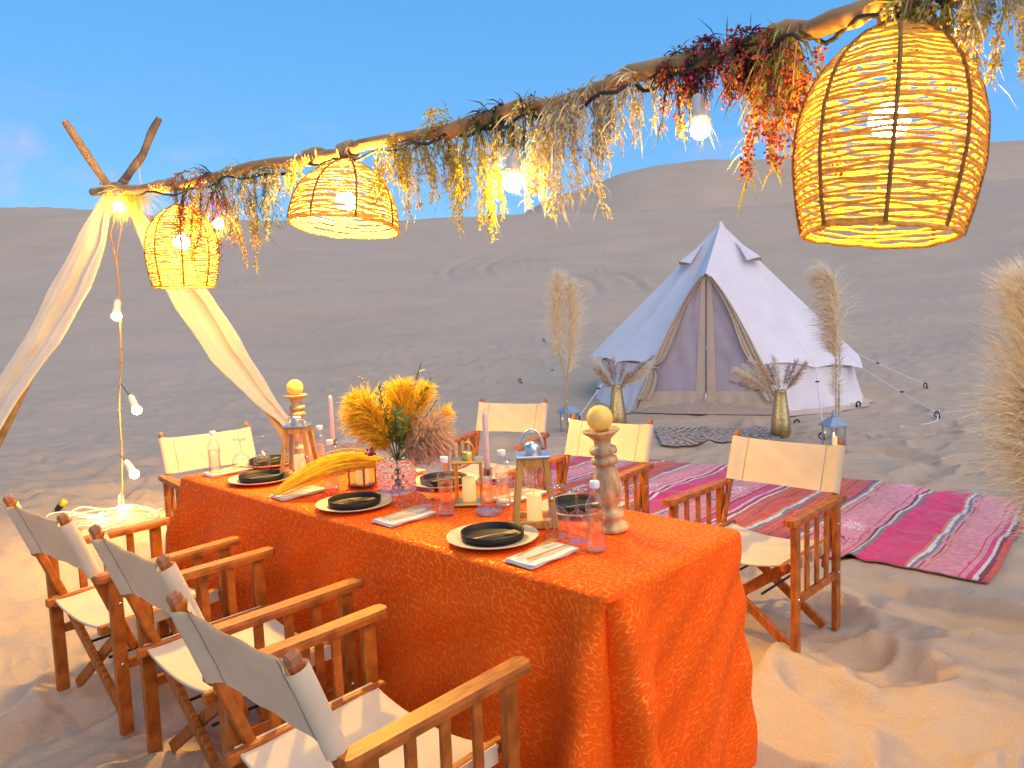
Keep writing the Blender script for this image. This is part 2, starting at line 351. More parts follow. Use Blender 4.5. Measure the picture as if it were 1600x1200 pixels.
M = {}
M['sand'] = sand_mat()
M['cloth'] = cloth_mat()
M['teak'] = pmat('teak_wood', (.42, .112, .014), .45, var=.5, scale=14, bump=.15, stretch=(6, 1.2, 1.2), spec=.3)
M['teak_end'] = pmat('teak_end_grain', (.36, .13, .05), .5, var=.3, scale=60)
M['canvas'] = pmat('canvas_fabric', (.76, .62, .43), .9, var=.09, scale=8, bump=.7, bscale=16, spec=.15, transl=.18)
M['seam'] = pmat('seam_thread', (.32, .29, .25), .9, var=.1)
M['steel'] = pmat('steel', (.62, .62, .62), .25, 1.0, var=.05)
M['gold'] = pmat('gold_metal', (.80, .50, .13), .3, 1.0, var=.08, scale=20)
M['brass'] = pmat('hammered_brass', (.62, .47, .22), .28, 1.0, var=.25, scale=25, bump=.6, bscale=40, stretch=(1, 1, 2.5))
M['bronze'] = pmat('bronze_metal', (.30, .15, .06), .35, 1.0, var=.2)
M['black'] = pmat('black_ceramic', (.012, .011, .011), .5, var=.2, spec=.25)
M['black_plastic'] = pmat('black_plastic', (.015, .015, .015), .5, var=.2)
M['cream'] = pmat('cream_ceramic', (.66, .51, .32), .4, var=.08, scale=20)
M['napkin'] = pmat('napkin_linen', (.76, .70, .58), .9, var=.06, bump=.3, bscale=500)
M['pine'] = pmat('pine_wood', (.58, .29, .055), .5, var=.28, scale=10, bump=.1, stretch=(5, 5, .8))
M['mango'] = pmat('turned_wood', (.54, .35, .16), .5, var=.5, scale=16, bump=.12, stretch=(2.5, 2.5, .8))
M['wax'] = pmat('candle_wax', (.82, .68, .34), .45, var=.05, transl=.25)
M['wax_yellow'] = pmat('yellow_candle_wax', (.93, .69, .17), .45, var=.06, transl=.25)
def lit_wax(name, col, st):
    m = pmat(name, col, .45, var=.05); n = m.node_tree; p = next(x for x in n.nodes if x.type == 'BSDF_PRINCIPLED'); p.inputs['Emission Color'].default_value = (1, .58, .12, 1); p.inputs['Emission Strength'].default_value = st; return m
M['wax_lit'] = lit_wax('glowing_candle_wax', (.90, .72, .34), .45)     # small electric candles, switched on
M['wax_pink'] = pmat('pale_pink_wax', (.78, .60, .54), .4, var=.04, transl=.2)
M['wick'] = pmat('wick', (.05, .04, .03), .9)
M['glass'] = thin_glass('thin_glass', gloss=.8)
M['glass_pane'] = thin_glass('pane_glass', gloss=.8)
M['water'] = solid_glass('water', (.99, .985, .98), 1.33, 0, .62)
M['crystal'] = solid_glass('pressed_crystal', (.995, .97, .95), 1.45, 0, .45)
M['facet'] = solid_glass('faceted_glass', (.995, .95, .92), 1.45, 0, .12)
M['cap'] = pmat('white_cap', (.75, .75, .74), .4, var=.05)
M['fibre'] = pmat('seagrass_fibre', (.74, .50, .09), .75, var=.4, scale=60, bump=.6, bscale=200, transl=.22, trcol=(.85, .50, .05))
M['fibre_rib'] = pmat('seagrass_rib', (.36, .17, .035), .8, var=.4, scale=60, bump=.6, bscale=200, transl=.15)
M['rope'] = pmat('jute_rope', (.48, .33, .18), .9, var=.4, scale=120, bump=.8, bscale=200)
M['branch'] = pmat('bare_branch', (.50, .25, .09), .75, var=.5, scale=7, bump=.6, bscale=18, stretch=(1, 1, 1))
M['branch_grey'] = pmat('weathered_branch', (.22, .14, .09), .85, var=.5, scale=9, bump=.7, bscale=22)
BULBS = [emat('bulb_glow', (1.0, .60, .085), p_) for p_ in LAMP_POWER]
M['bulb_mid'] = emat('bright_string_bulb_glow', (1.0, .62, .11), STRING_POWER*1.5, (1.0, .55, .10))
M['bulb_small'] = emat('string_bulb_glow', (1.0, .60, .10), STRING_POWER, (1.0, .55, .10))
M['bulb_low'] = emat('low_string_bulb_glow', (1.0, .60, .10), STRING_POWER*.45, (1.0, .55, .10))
M['socket'] = pmat('white_socket', (.70, .66, .60), .4, var=.05)
M['cable'] = pmat('dark_cable', (.03, .025, .02), .6)
M['cable_tan'] = pmat('tan_cable', (.42, .24, .10), .6, var=.3)
M['cable_white'] = pmat('white_cable', (.7, .66, .6), .5)
M['drape'] = pmat('ivory_drape', (.80, .73, .62), .85, var=.05, scale=6, bump=.2, bscale=500, transl=.35, spec=.2)
M['tent'] = pmat('tent_canvas', (.84, .755, .74), .85, var=.05, scale=3, bump=.25, bscale=14, transl=.12, spec=.2)
M['tent_tan'] = pmat('tent_tan_canvas', (.58, .44, .32), .9, var=.08, scale=6, bump=.25, bscale=20)
M['mesh'] = pmat('door_netting', (.45, .37, .40), .85, var=.10, scale=5, bump=.2, bscale=9)
M['zip_grey'] = pmat('zip_tape', (.20, .17, .16), .7)
M['sheet'] = pmat('groundsheet', (.44, .32, .25), .8, var=.15)
M['tent_rope'] = pmat('guy_cord', (.75, .72, .68), .8, var=.1)
M['lantern_blue'] = pmat('grey_blue_paint', (.25, .33, .44), .5, var=.2, scale=40)
M['pampas'] = pmat('pampas_plume', (.97, .80, .60), .9, var=.3, scale=30, transl=.4, spec=.1)
M['pampas_cream'] = pmat('cream_pampas', (.97, .83, .63), .9, var=.15, scale=30, transl=.5, spec=.1)
M['pampas_gold'] = pmat('golden_pampas', (.98, .60, .05), .9, var=.3, scale=30, transl=.4, spec=.1)
M['pampas_brown'] = pmat('brown_pampas', (.78, .54, .34), .9, var=.35, scale=30, transl=.35, spec=.1)
M['pampas_mauve'] = pmat('mauve_pampas', (.62, .46, .40), .9, var=.35, scale=30, transl=.3, spec=.1)
M['stem'] = pmat('dry_stem', (.50, .36, .17), .8, var=.3)
M['leaf'] = pmat('green_leaf', (.10, .18, .045), .6, var=.5, scale=20, transl=.25)
M['leaf_yellow'] = pmat('yellow_green_leaf', (.40, .38, .05), .7, var=.4, scale=20, transl=.35)
M['leaf_ivory'] = pmat('ivory_leaf', (.74, .66, .44), .8, var=.3, scale=20, transl=.35)
M['leaf_dark'] = pmat('dark_leaf', (.05, .06, .03), .7, var=.5, scale=20, transl=.2)
M['fl_yellow'] = pmat('yellow_blossom', (.90, .64, .06), .8, var=.35, scale=40, transl=.3)
M['fl_ivory'] = pmat('ivory_blossom', (.76, .66, .46), .8, var=.25, scale=40, transl=.3)
M['fl_red'] = pmat('red_blossom', (.55, .06, .06), .8, var=.4, scale=40, transl=.3)
M['fl_orange'] = pmat('orange_blossom', (.72, .20, .03), .8, var=.4, scale=40, transl=.3)
M['fl_pink'] = pmat('magenta_blossom', (.55, .02, .22), .8, var=.3, scale=40, transl=.2)
M['straw'] = pmat('straw', (.78, .58, .20), .85, var=.3, scale=40, transl=.35)
M['kilim'] = attr_mat('woven_wool')
M['mat_rug'] = attr_mat('printed_mat', bscale=150)
M['yellow_plastic'] = pmat('yellow_plastic', (.75, .55, .03), .45)
M['table_wood'] = pmat('table_board', (.45, .30, .17), .6)

# ------------------------------------------------------------------ ground
RUG_C0 = Vector((2.44, 3.80, 0)); RUG_L = Vector((-.76, .65, 0)).normalized(); RUG_W = Vector((.66, .75, 0)).normalized(); RUG_LEN, RUG_WID = 3.85, 2.02
_uk = (np.array([-300, 10, 60, 120, 300, 420, 460, 640, 740, 823, 860, 920, 980, 1020, 1120, 1160, 1240, 1530, 1600, 1950])-800)/1176
_e1 = np.array([.175, .1646, .1655, .1654, .146, .1346, .1325, .1267, .1267, .128, .128, .128, .129, .130, .131, .132, .134, .150, .155, .165])
_e2 = np.array([.0, .0, .0, .0, .04, .06, .07, .095, .110, .1265, .145, .158, .177, .183, .1935, .1885, .191, .199, .200, .206])
_ud = np.linspace(-.9, .95, 371)
def _smooth(e, k=3.5):
    e = np.interp(_ud, _uk, e); e = np.pad(e, 40, mode='edge'); g = np.exp(-(np.arange(-40, 41)/k)**2); return np.convolve(e, g/g.sum(), 'same')[40:-40]
_e1s, _e2s = _smooth(_e1), _smooth(_e2)
def H(x, y):
    x = np.asarray(x, float); y = np.asarray(y, float)
    r = np.hypot(x, y); q = np.where(y > 1, x/np.maximum(y, 1), np.sign(x)*.9*np.ones_like(x)); q = np.clip(q, -.9, .95)
    # broad dunes rise beyond the camp
    e1 = np.interp(q, _ud, _e1s); e2 = np.interp(q, _ud, _e2s)
    wob = noise(x*.02, y*.02, 5)*2.0
    D1 = 52+wob; h1 = (e1*D1+CH)*sstep(11, 1, D1-np.clip(y, 0, None)*0+0) if False else 0
    t = np.clip((y-11)/(D1-11), 0, 1); h1 = (e1*D1+CH)*(.35*t+.65*t*t*(1.6-.6*t))
    past = np.clip(y-D1, 0, None); h1 = h1-.03*past
    D2 = 92.0; t2 = np.clip((y-46)/(D2-46), 0, 1); c2 = e2*D2+CH
    h2 = c2*(.38*t2+.62*t2*t2*(3-2*t2)) - np.clip(y-D2, 0, None)*.06
    far = np.maximum(h1, np.where(y > 46, h2+.2*np.clip(1-past/12, 0, 1), -99))
    kk = .35; base = np.where(y > 46, np.log(np.exp(np.clip((h1-far)/kk, -40, 0))+np.exp(np.clip((h2-far)/kk, -40, 0)))*kk*sstep(46, 60, y)+far, h1)
    base = np.where(y > 11, base, 0.0)
    base = base + noise(x*.06, y*.09, 3)*sstep(12, 30, r)*.4 + noise(x*.25, y*.4, 4)*sstep(9, 16, r)*.16
    # churned, wind-smoothed sand close by
    wx = x+noise(x*1.1, y*1.1, 21)*.35; wy = y+noise(x*1.1, y*1.1, 22)*.35
    n1 = noise(wx*1.7, wy*2.0, 31); ridge = .5-np.abs(n1)
    n2 = noise(wx*3.6+9, wy*4.2, 32); ridge2 = .5-np.abs(n2)
    amp = sstep(.6, 1.5, r)*(1-sstep(14, 26, r)*.75)
    rx, ry = x-RUG_C0.x, y-RUG_C0.y
    ra = rx*RUG_L.x+ry*RUG_L.y; rb = rx*RUG_W.x+ry*RUG_W.y
    inr = sstep(-.25, .1, ra)*sstep(RUG_LEN+.25, RUG_LEN-.1, ra)*sstep(-.25, .1, rb)*sstep(RUG_WID+.25, RUG_WID-.1, rb)
    tx, ty = x-3.4, y-12.1; intent = sstep(2.9, 2.0, np.hypot(tx, ty))
    sx, sy = x-TB.x, y-TB.y; ts = -(sx*TU.x+sy*TU.y); tt = sx*TV.x+sy*TV.y
    camp = sstep(-.9, -.2, ts)*sstep(3.6, 2.9, ts)*sstep(-.9, -.3, tt)*sstep(1.6, .9, tt)
    amp = amp*(1-.8*inr)*(1-.8*intent)*(1-.35*camp)
    micro = (ridge-.27)*.062+(ridge2-.3)*.035+noise(x*.7, y*.7, 33)*.06
    micro += (.34-np.abs(noise(wx*6.5+noise(x*4, y*4, 51)*.5, wy*7.5, 52)))*.028*(1-sstep(4, 9, r))
    micro += noise(x*9, y*11, 34)*.006*(1-sstep(6, 12, r))
    micro += noise(wx*2.6, wy*5.5, 36)*.045*sstep(3.5, 6, r)*(1-sstep(13, 24, r)*.7)+noise(wx*5, wy*11, 37)*.015*sstep(4, 7, r)*(1-sstep(10, 18, r))
    rip = np.sin((y+.35*x+noise(x*.8, y*.8, 41)*.9)*2*PI/.33+noise(x*.3, y*.3, 42)*5)*.012*sstep(5, 9, r)*sstep(60, 25, r)*(.5+noise(x*.15, y*.2, 43))
    trk = 0.0
    for cx, cy, R, a0, a1 in ((-3.5, 22.0, 9.3, -.2, 1.5), (-3.5, 22.0, 10.9, -.2, 1.5), (-5.5, 27, 8.6, -.3, 1.4), (-5.5, 27, 10.1, -.3, 1.4), (9, 33, 10, 2.2, 3.6), (9, 33, 11.6, 2.2, 3.6)):
        dd = np.hypot(x-cx, y-cy)-R; an = np.arctan2(y-cy, x-cx) % (2*PI); an = np.where(an > 5.5, an-2*PI, an)
        msk = sstep(a0, a0+.4, an)*sstep(a1, a1-.4, an)
        trk = trk+msk*(-.05*np.exp(-(dd/.16)**2)+.03*np.exp(-((np.abs(dd)-.36)/.14)**2))
    fp = np.zeros_like(x)                # trodden hollows, softened by wind
    for fx, fy, c, s_, ra_, rb_, dep in FOOT:
        w_ = np.nonzero((np.abs(x-fx) < .75) & (np.abs(y-fy) < .75))[0]
        if not len(w_): continue
        px, py = wx[w_]-fx-.0, wy[w_]-fy; u_ = (px*c+py*s_)/ra_; v_ = (-px*s_+py*c)/rb_; d2 = u_*u_+v_*v_; d_ = np.sqrt(d2)
        fp[w_] += -dep*np.exp(-d2*d2*.9)*(1+.5*u_)+dep*.5*np.exp(-((d_-1.3)/.24)**2)*(.6+.4*np.clip(u_, -1, 1))
    return base+(micro-.012)*amp+rip+trk+fp*amp
FOOT = []
_rf = random.Random(5)
for i in range(420):
    rr_ = 1.4+10*_rf.random()**.8; an_ = _rf.uniform(-.95, .95); sc_ = .10+.17*_rf.random()**1.5; f_ = _rf.uniform(0, 6.28)
    FOOT.append((rr_*math.sin(an_), rr_*math.cos(an_), math.cos(f_), math.sin(f_), sc_*1.5, sc_*.8, _rf.uniform(.012, .030)+sc_*.12))
def h1(x, y): return float(H(np.array([x]), np.array([y]))[0])

def make_ground():
    ang = np.concatenate([np.linspace(-PI, -.80, 60, endpoint=False), np.linspace(-.80, .80, 900, endpoint=False), np.linspace(.80, PI, 60, endpoint=False)])
    rad = np.concatenate([np.array([.02, .3]), np.geomspace(.6, 30, 520), np.geomspace(30.4, 420, 200)])
    A, R = np.meshgrid(ang, rad); X = R*np.sin(A); Y = R*np.cos(A); Z = H(X.ravel(), Y.ravel()).reshape(X.shape)
    n, m = len(ang), len(rad)
    co = np.stack([X, Y, Z], -1).reshape(-1, 3)
    i, j = np.meshgrid(np.arange(m-1), np.arange(n), indexing='ij'); j2 = (j+1) % n
    q = np.stack([i*n+j, (i+1)*n+j, (i+1)*n+j2, i*n+j2], -1).reshape(-1, 4)[:, ::-1]
    me = bpy.data.meshes.new('sand_ground'); me.vertices.add(len(co)); me.vertices.foreach_set('co', co.ravel())
    me.loops.add(q.size); me.loops.foreach_set('vertex_index', q.ravel().astype(np.int32))
    me.polygons.add(len(q)); me.polygons.foreach_set('loop_start', (np.arange(len(q))*4).astype(np.int32)); me.polygons.foreach_set('loop_total', np.full(len(q), 4, np.int32))
    me.polygons.foreach_set('use_smooth', np.ones(len(q), bool)); me.update(calc_edges=True); me.validate()
    me.materials.append(M['sand'])
    o = bpy.data.objects.new('sand_ground', me); COL.objects.link(o); o['kind'] = 'structure'; o['label'] = 'rippled desert sand rising to smooth dunes'
make_ground()

# ------------------------------------------------------------------ woven rugs
def color_grid(name, mat, P, colf, nu, nv, loc):
    U, V = np.meshgrid((np.arange(nu+1))/nu, (np.arange(nv+1))/nv, indexing='ij')
    co = P(U.ravel(), V.ravel())-np.array(loc); i, j = np.meshgrid(np.arange(nu), np.arange(nv), indexing='ij')
    q = np.stack([i*(nv+1)+j, (i+1)*(nv+1)+j, (i+1)*(nv+1)+j+1, i*(nv+1)+j+1], -1).reshape(-1, 4)
    me = bpy.data.meshes.new(name); nvx = len(co)
    co2 = co.copy(); co2[:, 2] -= .008
    ring = [k*(nv+1) for k in range(nu)]+[nu*(nv+1)+k for k in range(nv)]+[(nu-k)*(nv+1)+nv for k in range(nu)]+[nv-k for k in range(nv)]
    side = [(ring[(k+1) % len(ring)], ring[k], ring[k]+nvx, ring[(k+1) % len(ring)]+nvx) for k in range(len(ring))]
    faces = np.concatenate([q, q[:, ::-1]+nvx, np.array(side)])
    me.from_pydata(np.concatenate([co, co2]).tolist(), [], faces.tolist())
    ucen = (i.ravel()+.5)/nu; vcen = (j.ravel()+.5)/nv; c = colf(ucen, vcen)
    cs = np.full((len(side), 3), .18); cs[:, 0] = .3
    allc = np.concatenate([c, c*.6, cs]); a = me.color_attributes.new('Col', 'FLOAT_COLOR', 'CORNER')
    full = np.ones((len(allc)*4, 4)); full[:, :3] = np.repeat(allc, 4, 0); a.data.foreach_set('color', full.ravel())
    me.polygons.foreach_set('use_smooth', np.ones(len(faces), bool)); me.materials.append(mat)
    o = bpy.data.objects.new(name, me); COL.objects.link(o); o.location = loc; return o
def kilim():
    PK, MG, RD, DK, WH, GR, OR = (.74, .25, .26), (.68, .02, .12), (.62, .065, .025), (.20, .012, .03), (.70, .60, .52), (.17, .19, .18), (.66, .20, .07)
    ln = lambda *a: [(c, wd) for c, wd in a]
    L1 = ln((WH, .02), (DK, .018), (MG, .02), (WH, .016)); L2 = ln((GR, .022), (WH, .022), (OR, .016)); L3 = ln((OR, .018), (WH, .02), (GR, .025), (DK, .016), (MG, .02))
    seq = [(RD, .03), (DK, .02), (WH, .02), (MG, .03)]+[(PK, .25)]+L2+[(MG, .25)]+ln((GR, .022), (WH, .02), (DK, .02))+[(PK, .30)]+L3+[(RD, .22)]+L2+[(RD, .20)]+L1+[(MG, .07)]+ln((DK, .02))+[(PK, .30)]+L2+[(MG, .24)]+L1+[(PK, .26)]+L3+[(RD, .20)]+L2+[(RD, .16)]+L1+[(PK, .30)]+L2+[(MG, .22)]+L1+[(PK, .3)]
    fine = []
    for c_, w_ in seq:                 # narrow lines inside the broad bands
        if c_ == PK and w_ > .2: fine += [(PK, .03), (MG, .010), (PK, w_-.095), (OR, .010), (PK, .018), (DK, .007), (PK, .02)]
        elif c_ == RD and w_ > .1: fine += [(RD, w_*.45), (DK, .009), (RD, w_*.25), (OR, .009), (RD, w_*.3-.018)]
        else: fine.append((c_, w_))
    seq = fine
    edges = np.cumsum([s[1] for s in seq]); cols = np.array([s[0] for s in seq]); isp = np.array([s[0] == PK and s[1] > .14 for s in seq])
    starts = edges-np.array([s[1] for s in seq])
    def colf(u, v):
        d = u*RUG_LEN+noise(u*30, v*6, 8)*.012; k = np.clip(np.searchsorted(edges, d), 0, len(seq)-1); c = cols[k].copy()
        mid = (d-(starts[k]+edges[k])/2); vv = v*RUG_WID
        cell = np.floor(vv/.33+k*.37); fv = (vv/.33+k*.37-cell-.5)*.33
        on = isp[k] & (_hash(cell, k, 3) > .42)
        zz = np.abs(fv)+np.abs(mid)
        mot = on & (((zz % .045) < .016) & (zz < .095) | ((np.abs(np.abs(fv)-.06) < .012) & (np.abs(mid) < .075) & ((np.abs(mid) % .035) < .018)))
        mc = np.where((_hash(cell, k, 9) > .5)[:, None], np.array([[.78, .62, .60]]), np.array([[.25, .03, .16]]))
        c = np.where(mot[:, None], mc, c)
        c = c*(1+.35*noise(u*90, v*50, 6)[:, None]+.22*noise(u*9, v*5, 7)[:, None]+.12*(_hash(np.floor(u*900), np.floor(v*3), 2)-.5)[:, None])
        return np.clip(c, .005, .9)
    def P(u, v):
        x = RUG_C0.x+RUG_L.x*u*RUG_LEN+RUG_W.x*v*RUG_WID; y = RUG_C0.y+RUG_L.y*u*RUG_LEN+RUG_W.y*v*RUG_WID
        wv = noise(u*5, v*3, 15)*.10; x = x+wv*RUG_L.x*.5+noise(u*6, v*.5+3, 16)*.05*RUG_W.x; y = y+wv*RUG_L.y*.5+noise(u*6, v*.5+3, 16)*.05*RUG_W.y
        z = H(x, y)+.020+.012*np.maximum(0, noise(u*9+v*2, v*4, 17))+.02*np.exp(-((u-.36-.06*v)/.012)**2)+.018*np.exp(-((u-.18+.03*v)/.010)**2)
        return np.stack([x, y, z], -1)
    o = color_grid('striped_rug', M['kilim'], P, colf, 420, 130, tuple(RUG_C0))
    tag(o, 'large pink, magenta and red striped woven rug spread on the sand', 'rug')
kilim()
def small_mat():
    c = Vector((2.32, 8.55, 0)); ax = Vector((.97, -.1, 0)).normalized(); ay = Vector((.12, .99, 0)).normalized(); Lx, Ly = 1.32, 1.05
    def P(u, v):
        x = c.x+ax.x*(u-.5)*Lx+ay.x*(v-.5)*Ly; y = c.y+ax.y*(u-.5)*Lx+ay.y*(v-.5)*Ly
        return np.stack([x, y, H(x, y)*.6+.03+noise(u*4, v*4, 3)*.012], -1)
    def colf(u, v):
        X = np.abs(u-.5)*Lx; Y = np.abs((v-.5))*Ly
        k = np.sin(X*72+np.sin(Y*60)*1.9)+np.sin(Y*84+np.sin(X*47)*2.1)+1.8*noise(X*22, Y*22, 3)
        bord = (np.abs(u-.5) > .46) | (np.abs(v-.5) > .44)
        a = np.where((k > .25)[:, None], np.array([[.50, .36, .25]]), np.array([[.22, .135, .095]]))
        return np.where(bord[:, None], np.where((np.sin(X*90+Y*90) > 0)[:, None], np.array([[.5, .42, .35]]), np.array([[.07, .05, .045]])), a)
    tag(color_grid('doormat', M['mat_rug'], P, colf, 240, 170, tuple(c)), 'small black and cream patterned mat on the sand before the tent door', 'mat')
small_mat()

# ------------------------------------------------------------------ table and cloth
trot = -TH
tt_ = thing('dining_table', 'long dining table hidden beneath the orange cloth', 'table', tb(TL/2, TW/2, 0), trot)
MB().box((0, 0, .738), (TL-.04, TW-.04, .03), bev=.004).build('tabletop', M['table_wood'], tt_)
for sx in (-1, 1):
    for sy in (-1, 1): MB().box((sx*(TL/2-.12), sy*(TW/2-.1), .36), (.06, .06, .725), bev=.004).build('leg', M['table_wood'], tt_)

def tablecloth():
    rc = .035; hx, hy = TL/2, TW/2
    # perimeter, counter-clockwise from the middle of the far side: local x = U, y = V
    def perim(n_straight=1):
        pts = []
        step = .0125
        def line(a, b):
            L = (Vector(b)-Vector(a)).length; k = max(2, int(L/step))
            return [Vector(a).lerp(Vector(b), i/k) for i in range(k)]
        def arc(cx, cy, a0):
            return [Vector((cx+rc*math.cos(a0+PI/2*i/8), cy+rc*math.sin(a0+PI/2*i/8), 0)) for i in range(8)]
        pts += line((hx-rc, hy, 0), (-hx+rc, hy, 0)); pts += arc(-hx+rc, hy-rc, PI/2)
        pts += line((-hx, hy-rc, 0), (-hx, -hy+rc, 0)); pts += arc(-hx+rc, -hy+rc, PI)
        pts += line((-hx+rc, -hy, 0), (hx-rc, -hy, 0)); pts += arc(hx-rc, -hy+rc, -PI/2)
        pts += line((hx, -hy+rc, 0), (hx, hy-rc, 0)); pts += arc(hx-rc, hy-rc, 0)
        return pts
    P = perim(); n = len(P); s = [0]
    for i in range(1, n): s.append(s[-1]+(P[i]-P[i-1]).length)
    tot = s[-1]+(P[0]-P[-1]).length
    nrm = []
    for i in range(n):
        t = (P[(i+1) % n]-P[i-1]); t.z = 0; t.normalize(); nrm.append(Vector((t.y, -t.x, 0)))
    # arclength of the four corners
    def corner_s(cx, cy): return min(range(n), key=lambda i: (P[i]-Vector((cx, cy, 0))).length)
    cor = {k: s[corner_s(*v)] for k, v in dict(C=(hx-.01, hy-.01), D=(-hx+.01, hy-.01), A=(-hx+.01, -hy+.01), B=(hx-.01, -hy+.01)).items()}
    def wrap(d): return (d+tot/2) % tot-tot/2
    def offset(si, d):                  # outward displacement at arclength si and drop fraction d
        f = d**.8
        o = .042*f
        o += .034*f*math.sin(si*6.3+1.5*math.sin(si*1.9))+.014*f*math.sin(si*21+1.3+3*math.sin(si*3.1))+.02*f*math.sin(si*3.7+.5)
        db = wrap(si-cor['B'])
        o += f*(.17*math.exp(-((db+.065)/.05)**2)-.42*math.exp(-((db-.012)/.024)**2)+.17*math.exp(-((db-.10)/.065)**2)-.05*math.exp(-((db-.33)/.09)**2)+.05*math.exp(-((db+.30)/.10)**2)-.05*math.exp(-((db+.2)/.05)**2))
        for k, a in (('C', .02), ('A', .12), ('D', .1)):
            dc = wrap(si-cor[k]); o += f*(a*math.exp(-((dc+.05)/.06)**2)+a*math.exp(-((dc-.08)/.07)**2)-a*.6*math.exp(-((dc-.01)/.03)**2))
        return o
    rows = []; uvs = []
    top = .012
    zt = TZ
    # top surface rings (inward), then rounded edge, then the drop
    lev = []
    for k, inn in enumerate((1.0, .86, .6, .34, .16, .07, .03)):
        lev.append(('in', inn))
    def topz(x, y):
        return zt+.002+.0022*float(noise(np.array([x*5]), np.array([y*7]), 2)[0])
    for inn_ in (.34, .28, .22, .16, .11, .075, .05, .034, .024):
        row = []; uv = []
        for i in range(n):
            p = Vector((max(-hx+inn_, min(hx-inn_, P[i].x)), max(-hy+inn_, min(hy-inn_, P[i].y)), 0))
            row.append(Vector((p.x, p.y, topz(p.x, p.y)))); uv.append((p.x, p.y))
        rows.append(row); uvs.append(uv)
    r = .022
    for a in (.0, .35, .7, 1.05, 1.4):
        row = []; uv = []
        for i in range(n):
            q = P[i]-nrm[i]*r; p = q+nrm[i]*(r*math.sin(a)); row.append(Vector((p.x, p.y, zt+.001-r+r*math.cos(a)))); uv.append((P[i].x+nrm[i].x*(r*a-r), P[i].y+nrm[i].y*(r*a-r)))
        rows.append(row); uvs.append(uv)
    nd = 44; drop = .765
    for j in range(1, nd+1):
        d = j/nd; row = []; uv = []
        for i in range(n):
            # oblique creases near the ends of the long side
            o = offset(s[i]+(.16*d if abs(wrap(s[i]-cor['B'])) > .4 else .16*d*(abs(wrap(s[i]-cor['B']))/.4)**2), d)
            o += .009*math.sin((s[i]*1.0+d*1.3)*17+math.sin(s[i]*4)*2)*min(1, d*5)*(1-d*.5)
            z = zt-r-drop*d
            db = wrap(s[i]-cor['B']); lift = 0
            tg = Vector((-nrm[i].y, nrm[i].x, 0)); p = P[i]+nrm[i]*o+tg*(d**.8*(.075*math.exp(-((db+.055)/.05)**2)-.085*math.exp(-((db-.085)/.055)**2)))
            row.append(Vector((p.x, p.y, max(z, -.03+.006*math.sin(i*.3))))); uv.append((P[i].x+nrm[i].x*drop*d, P[i].y+nrm[i].y*drop*d))
        rows.append(row); uvs.append(uv)
    ntop = 14                          # rows of the top and its rounded edge; the drop is laid out along its own length
    m = MB(); m.grid(rows[:ntop][::-1], True, closed_u=True)
    flat = [u for rw in uvs[:ntop][::-1] for u in rw]
    k0 = min(range(n), key=lambda i: abs(wrap(s[i]-cor['B'])))
    order = [(k0+n//2+q) % n for q in range(n)]+[(k0+n//2) % n]
    srows, suv = [], []
    for j in range(ntop-1, len(rows)):
        rw = [rows[j][i] for i in order]; L = [0.0]
        for q in range(1, len(rw)): L.append(L[-1]+(rw[q]-rw[q-1]).length)
        c_ = L[order.index(k0)]; srows.append(rw); suv.append([(5+l-c_, -drop*(j-ntop+1)/nd) for l in L])
    m.grid(srows[::-1], True)
    flat += [u for rw in suv[::-1] for u in rw]
    # close the middle of the top with a strip
    ctr = rows[0]; base = (len(rows)-1)*n
    me_o = m
    # the innermost ring is a degenerate slab: fill it as one ngon of its distinct points
    xs0, xs1, ys0, ys1 = -hx+.34, hx-.34, -hy+.34, hy-.34
    nx = 80; rr = []
    for j in range(5):
        y = ys0+(ys1-ys0)*j/4; rr.append([Vector((xs0+(xs1-xs0)*i/nx, y, topz(xs0+(xs1-xs0)*i/nx, y))) for i in range(nx+1)])
    m.grid(rr, True); flat += [(p.x, p.y) for r_ in rr for p in r_]
    o = m.build('tablecloth', M['cloth']); o.location = tb(TL/2, TW/2, 0); o.rotation_euler = (0, 0, trot)
    # the long side's cloth hangs beside arc length so the print does not stretch round corners
    me = o.data; uvl = me.uv_layers.new(name='UVMap'); arr = np.array(flat)
    li = np.empty(len(me.loops), np.int32); me.loops.foreach_get('vertex_index', li); uvl.data.foreach_set('uv', arr[li].ravel())
    tag(o, 'orange brocade tablecloth with metallic net pattern draped to the sand', 'tablecloth')
tablecloth()

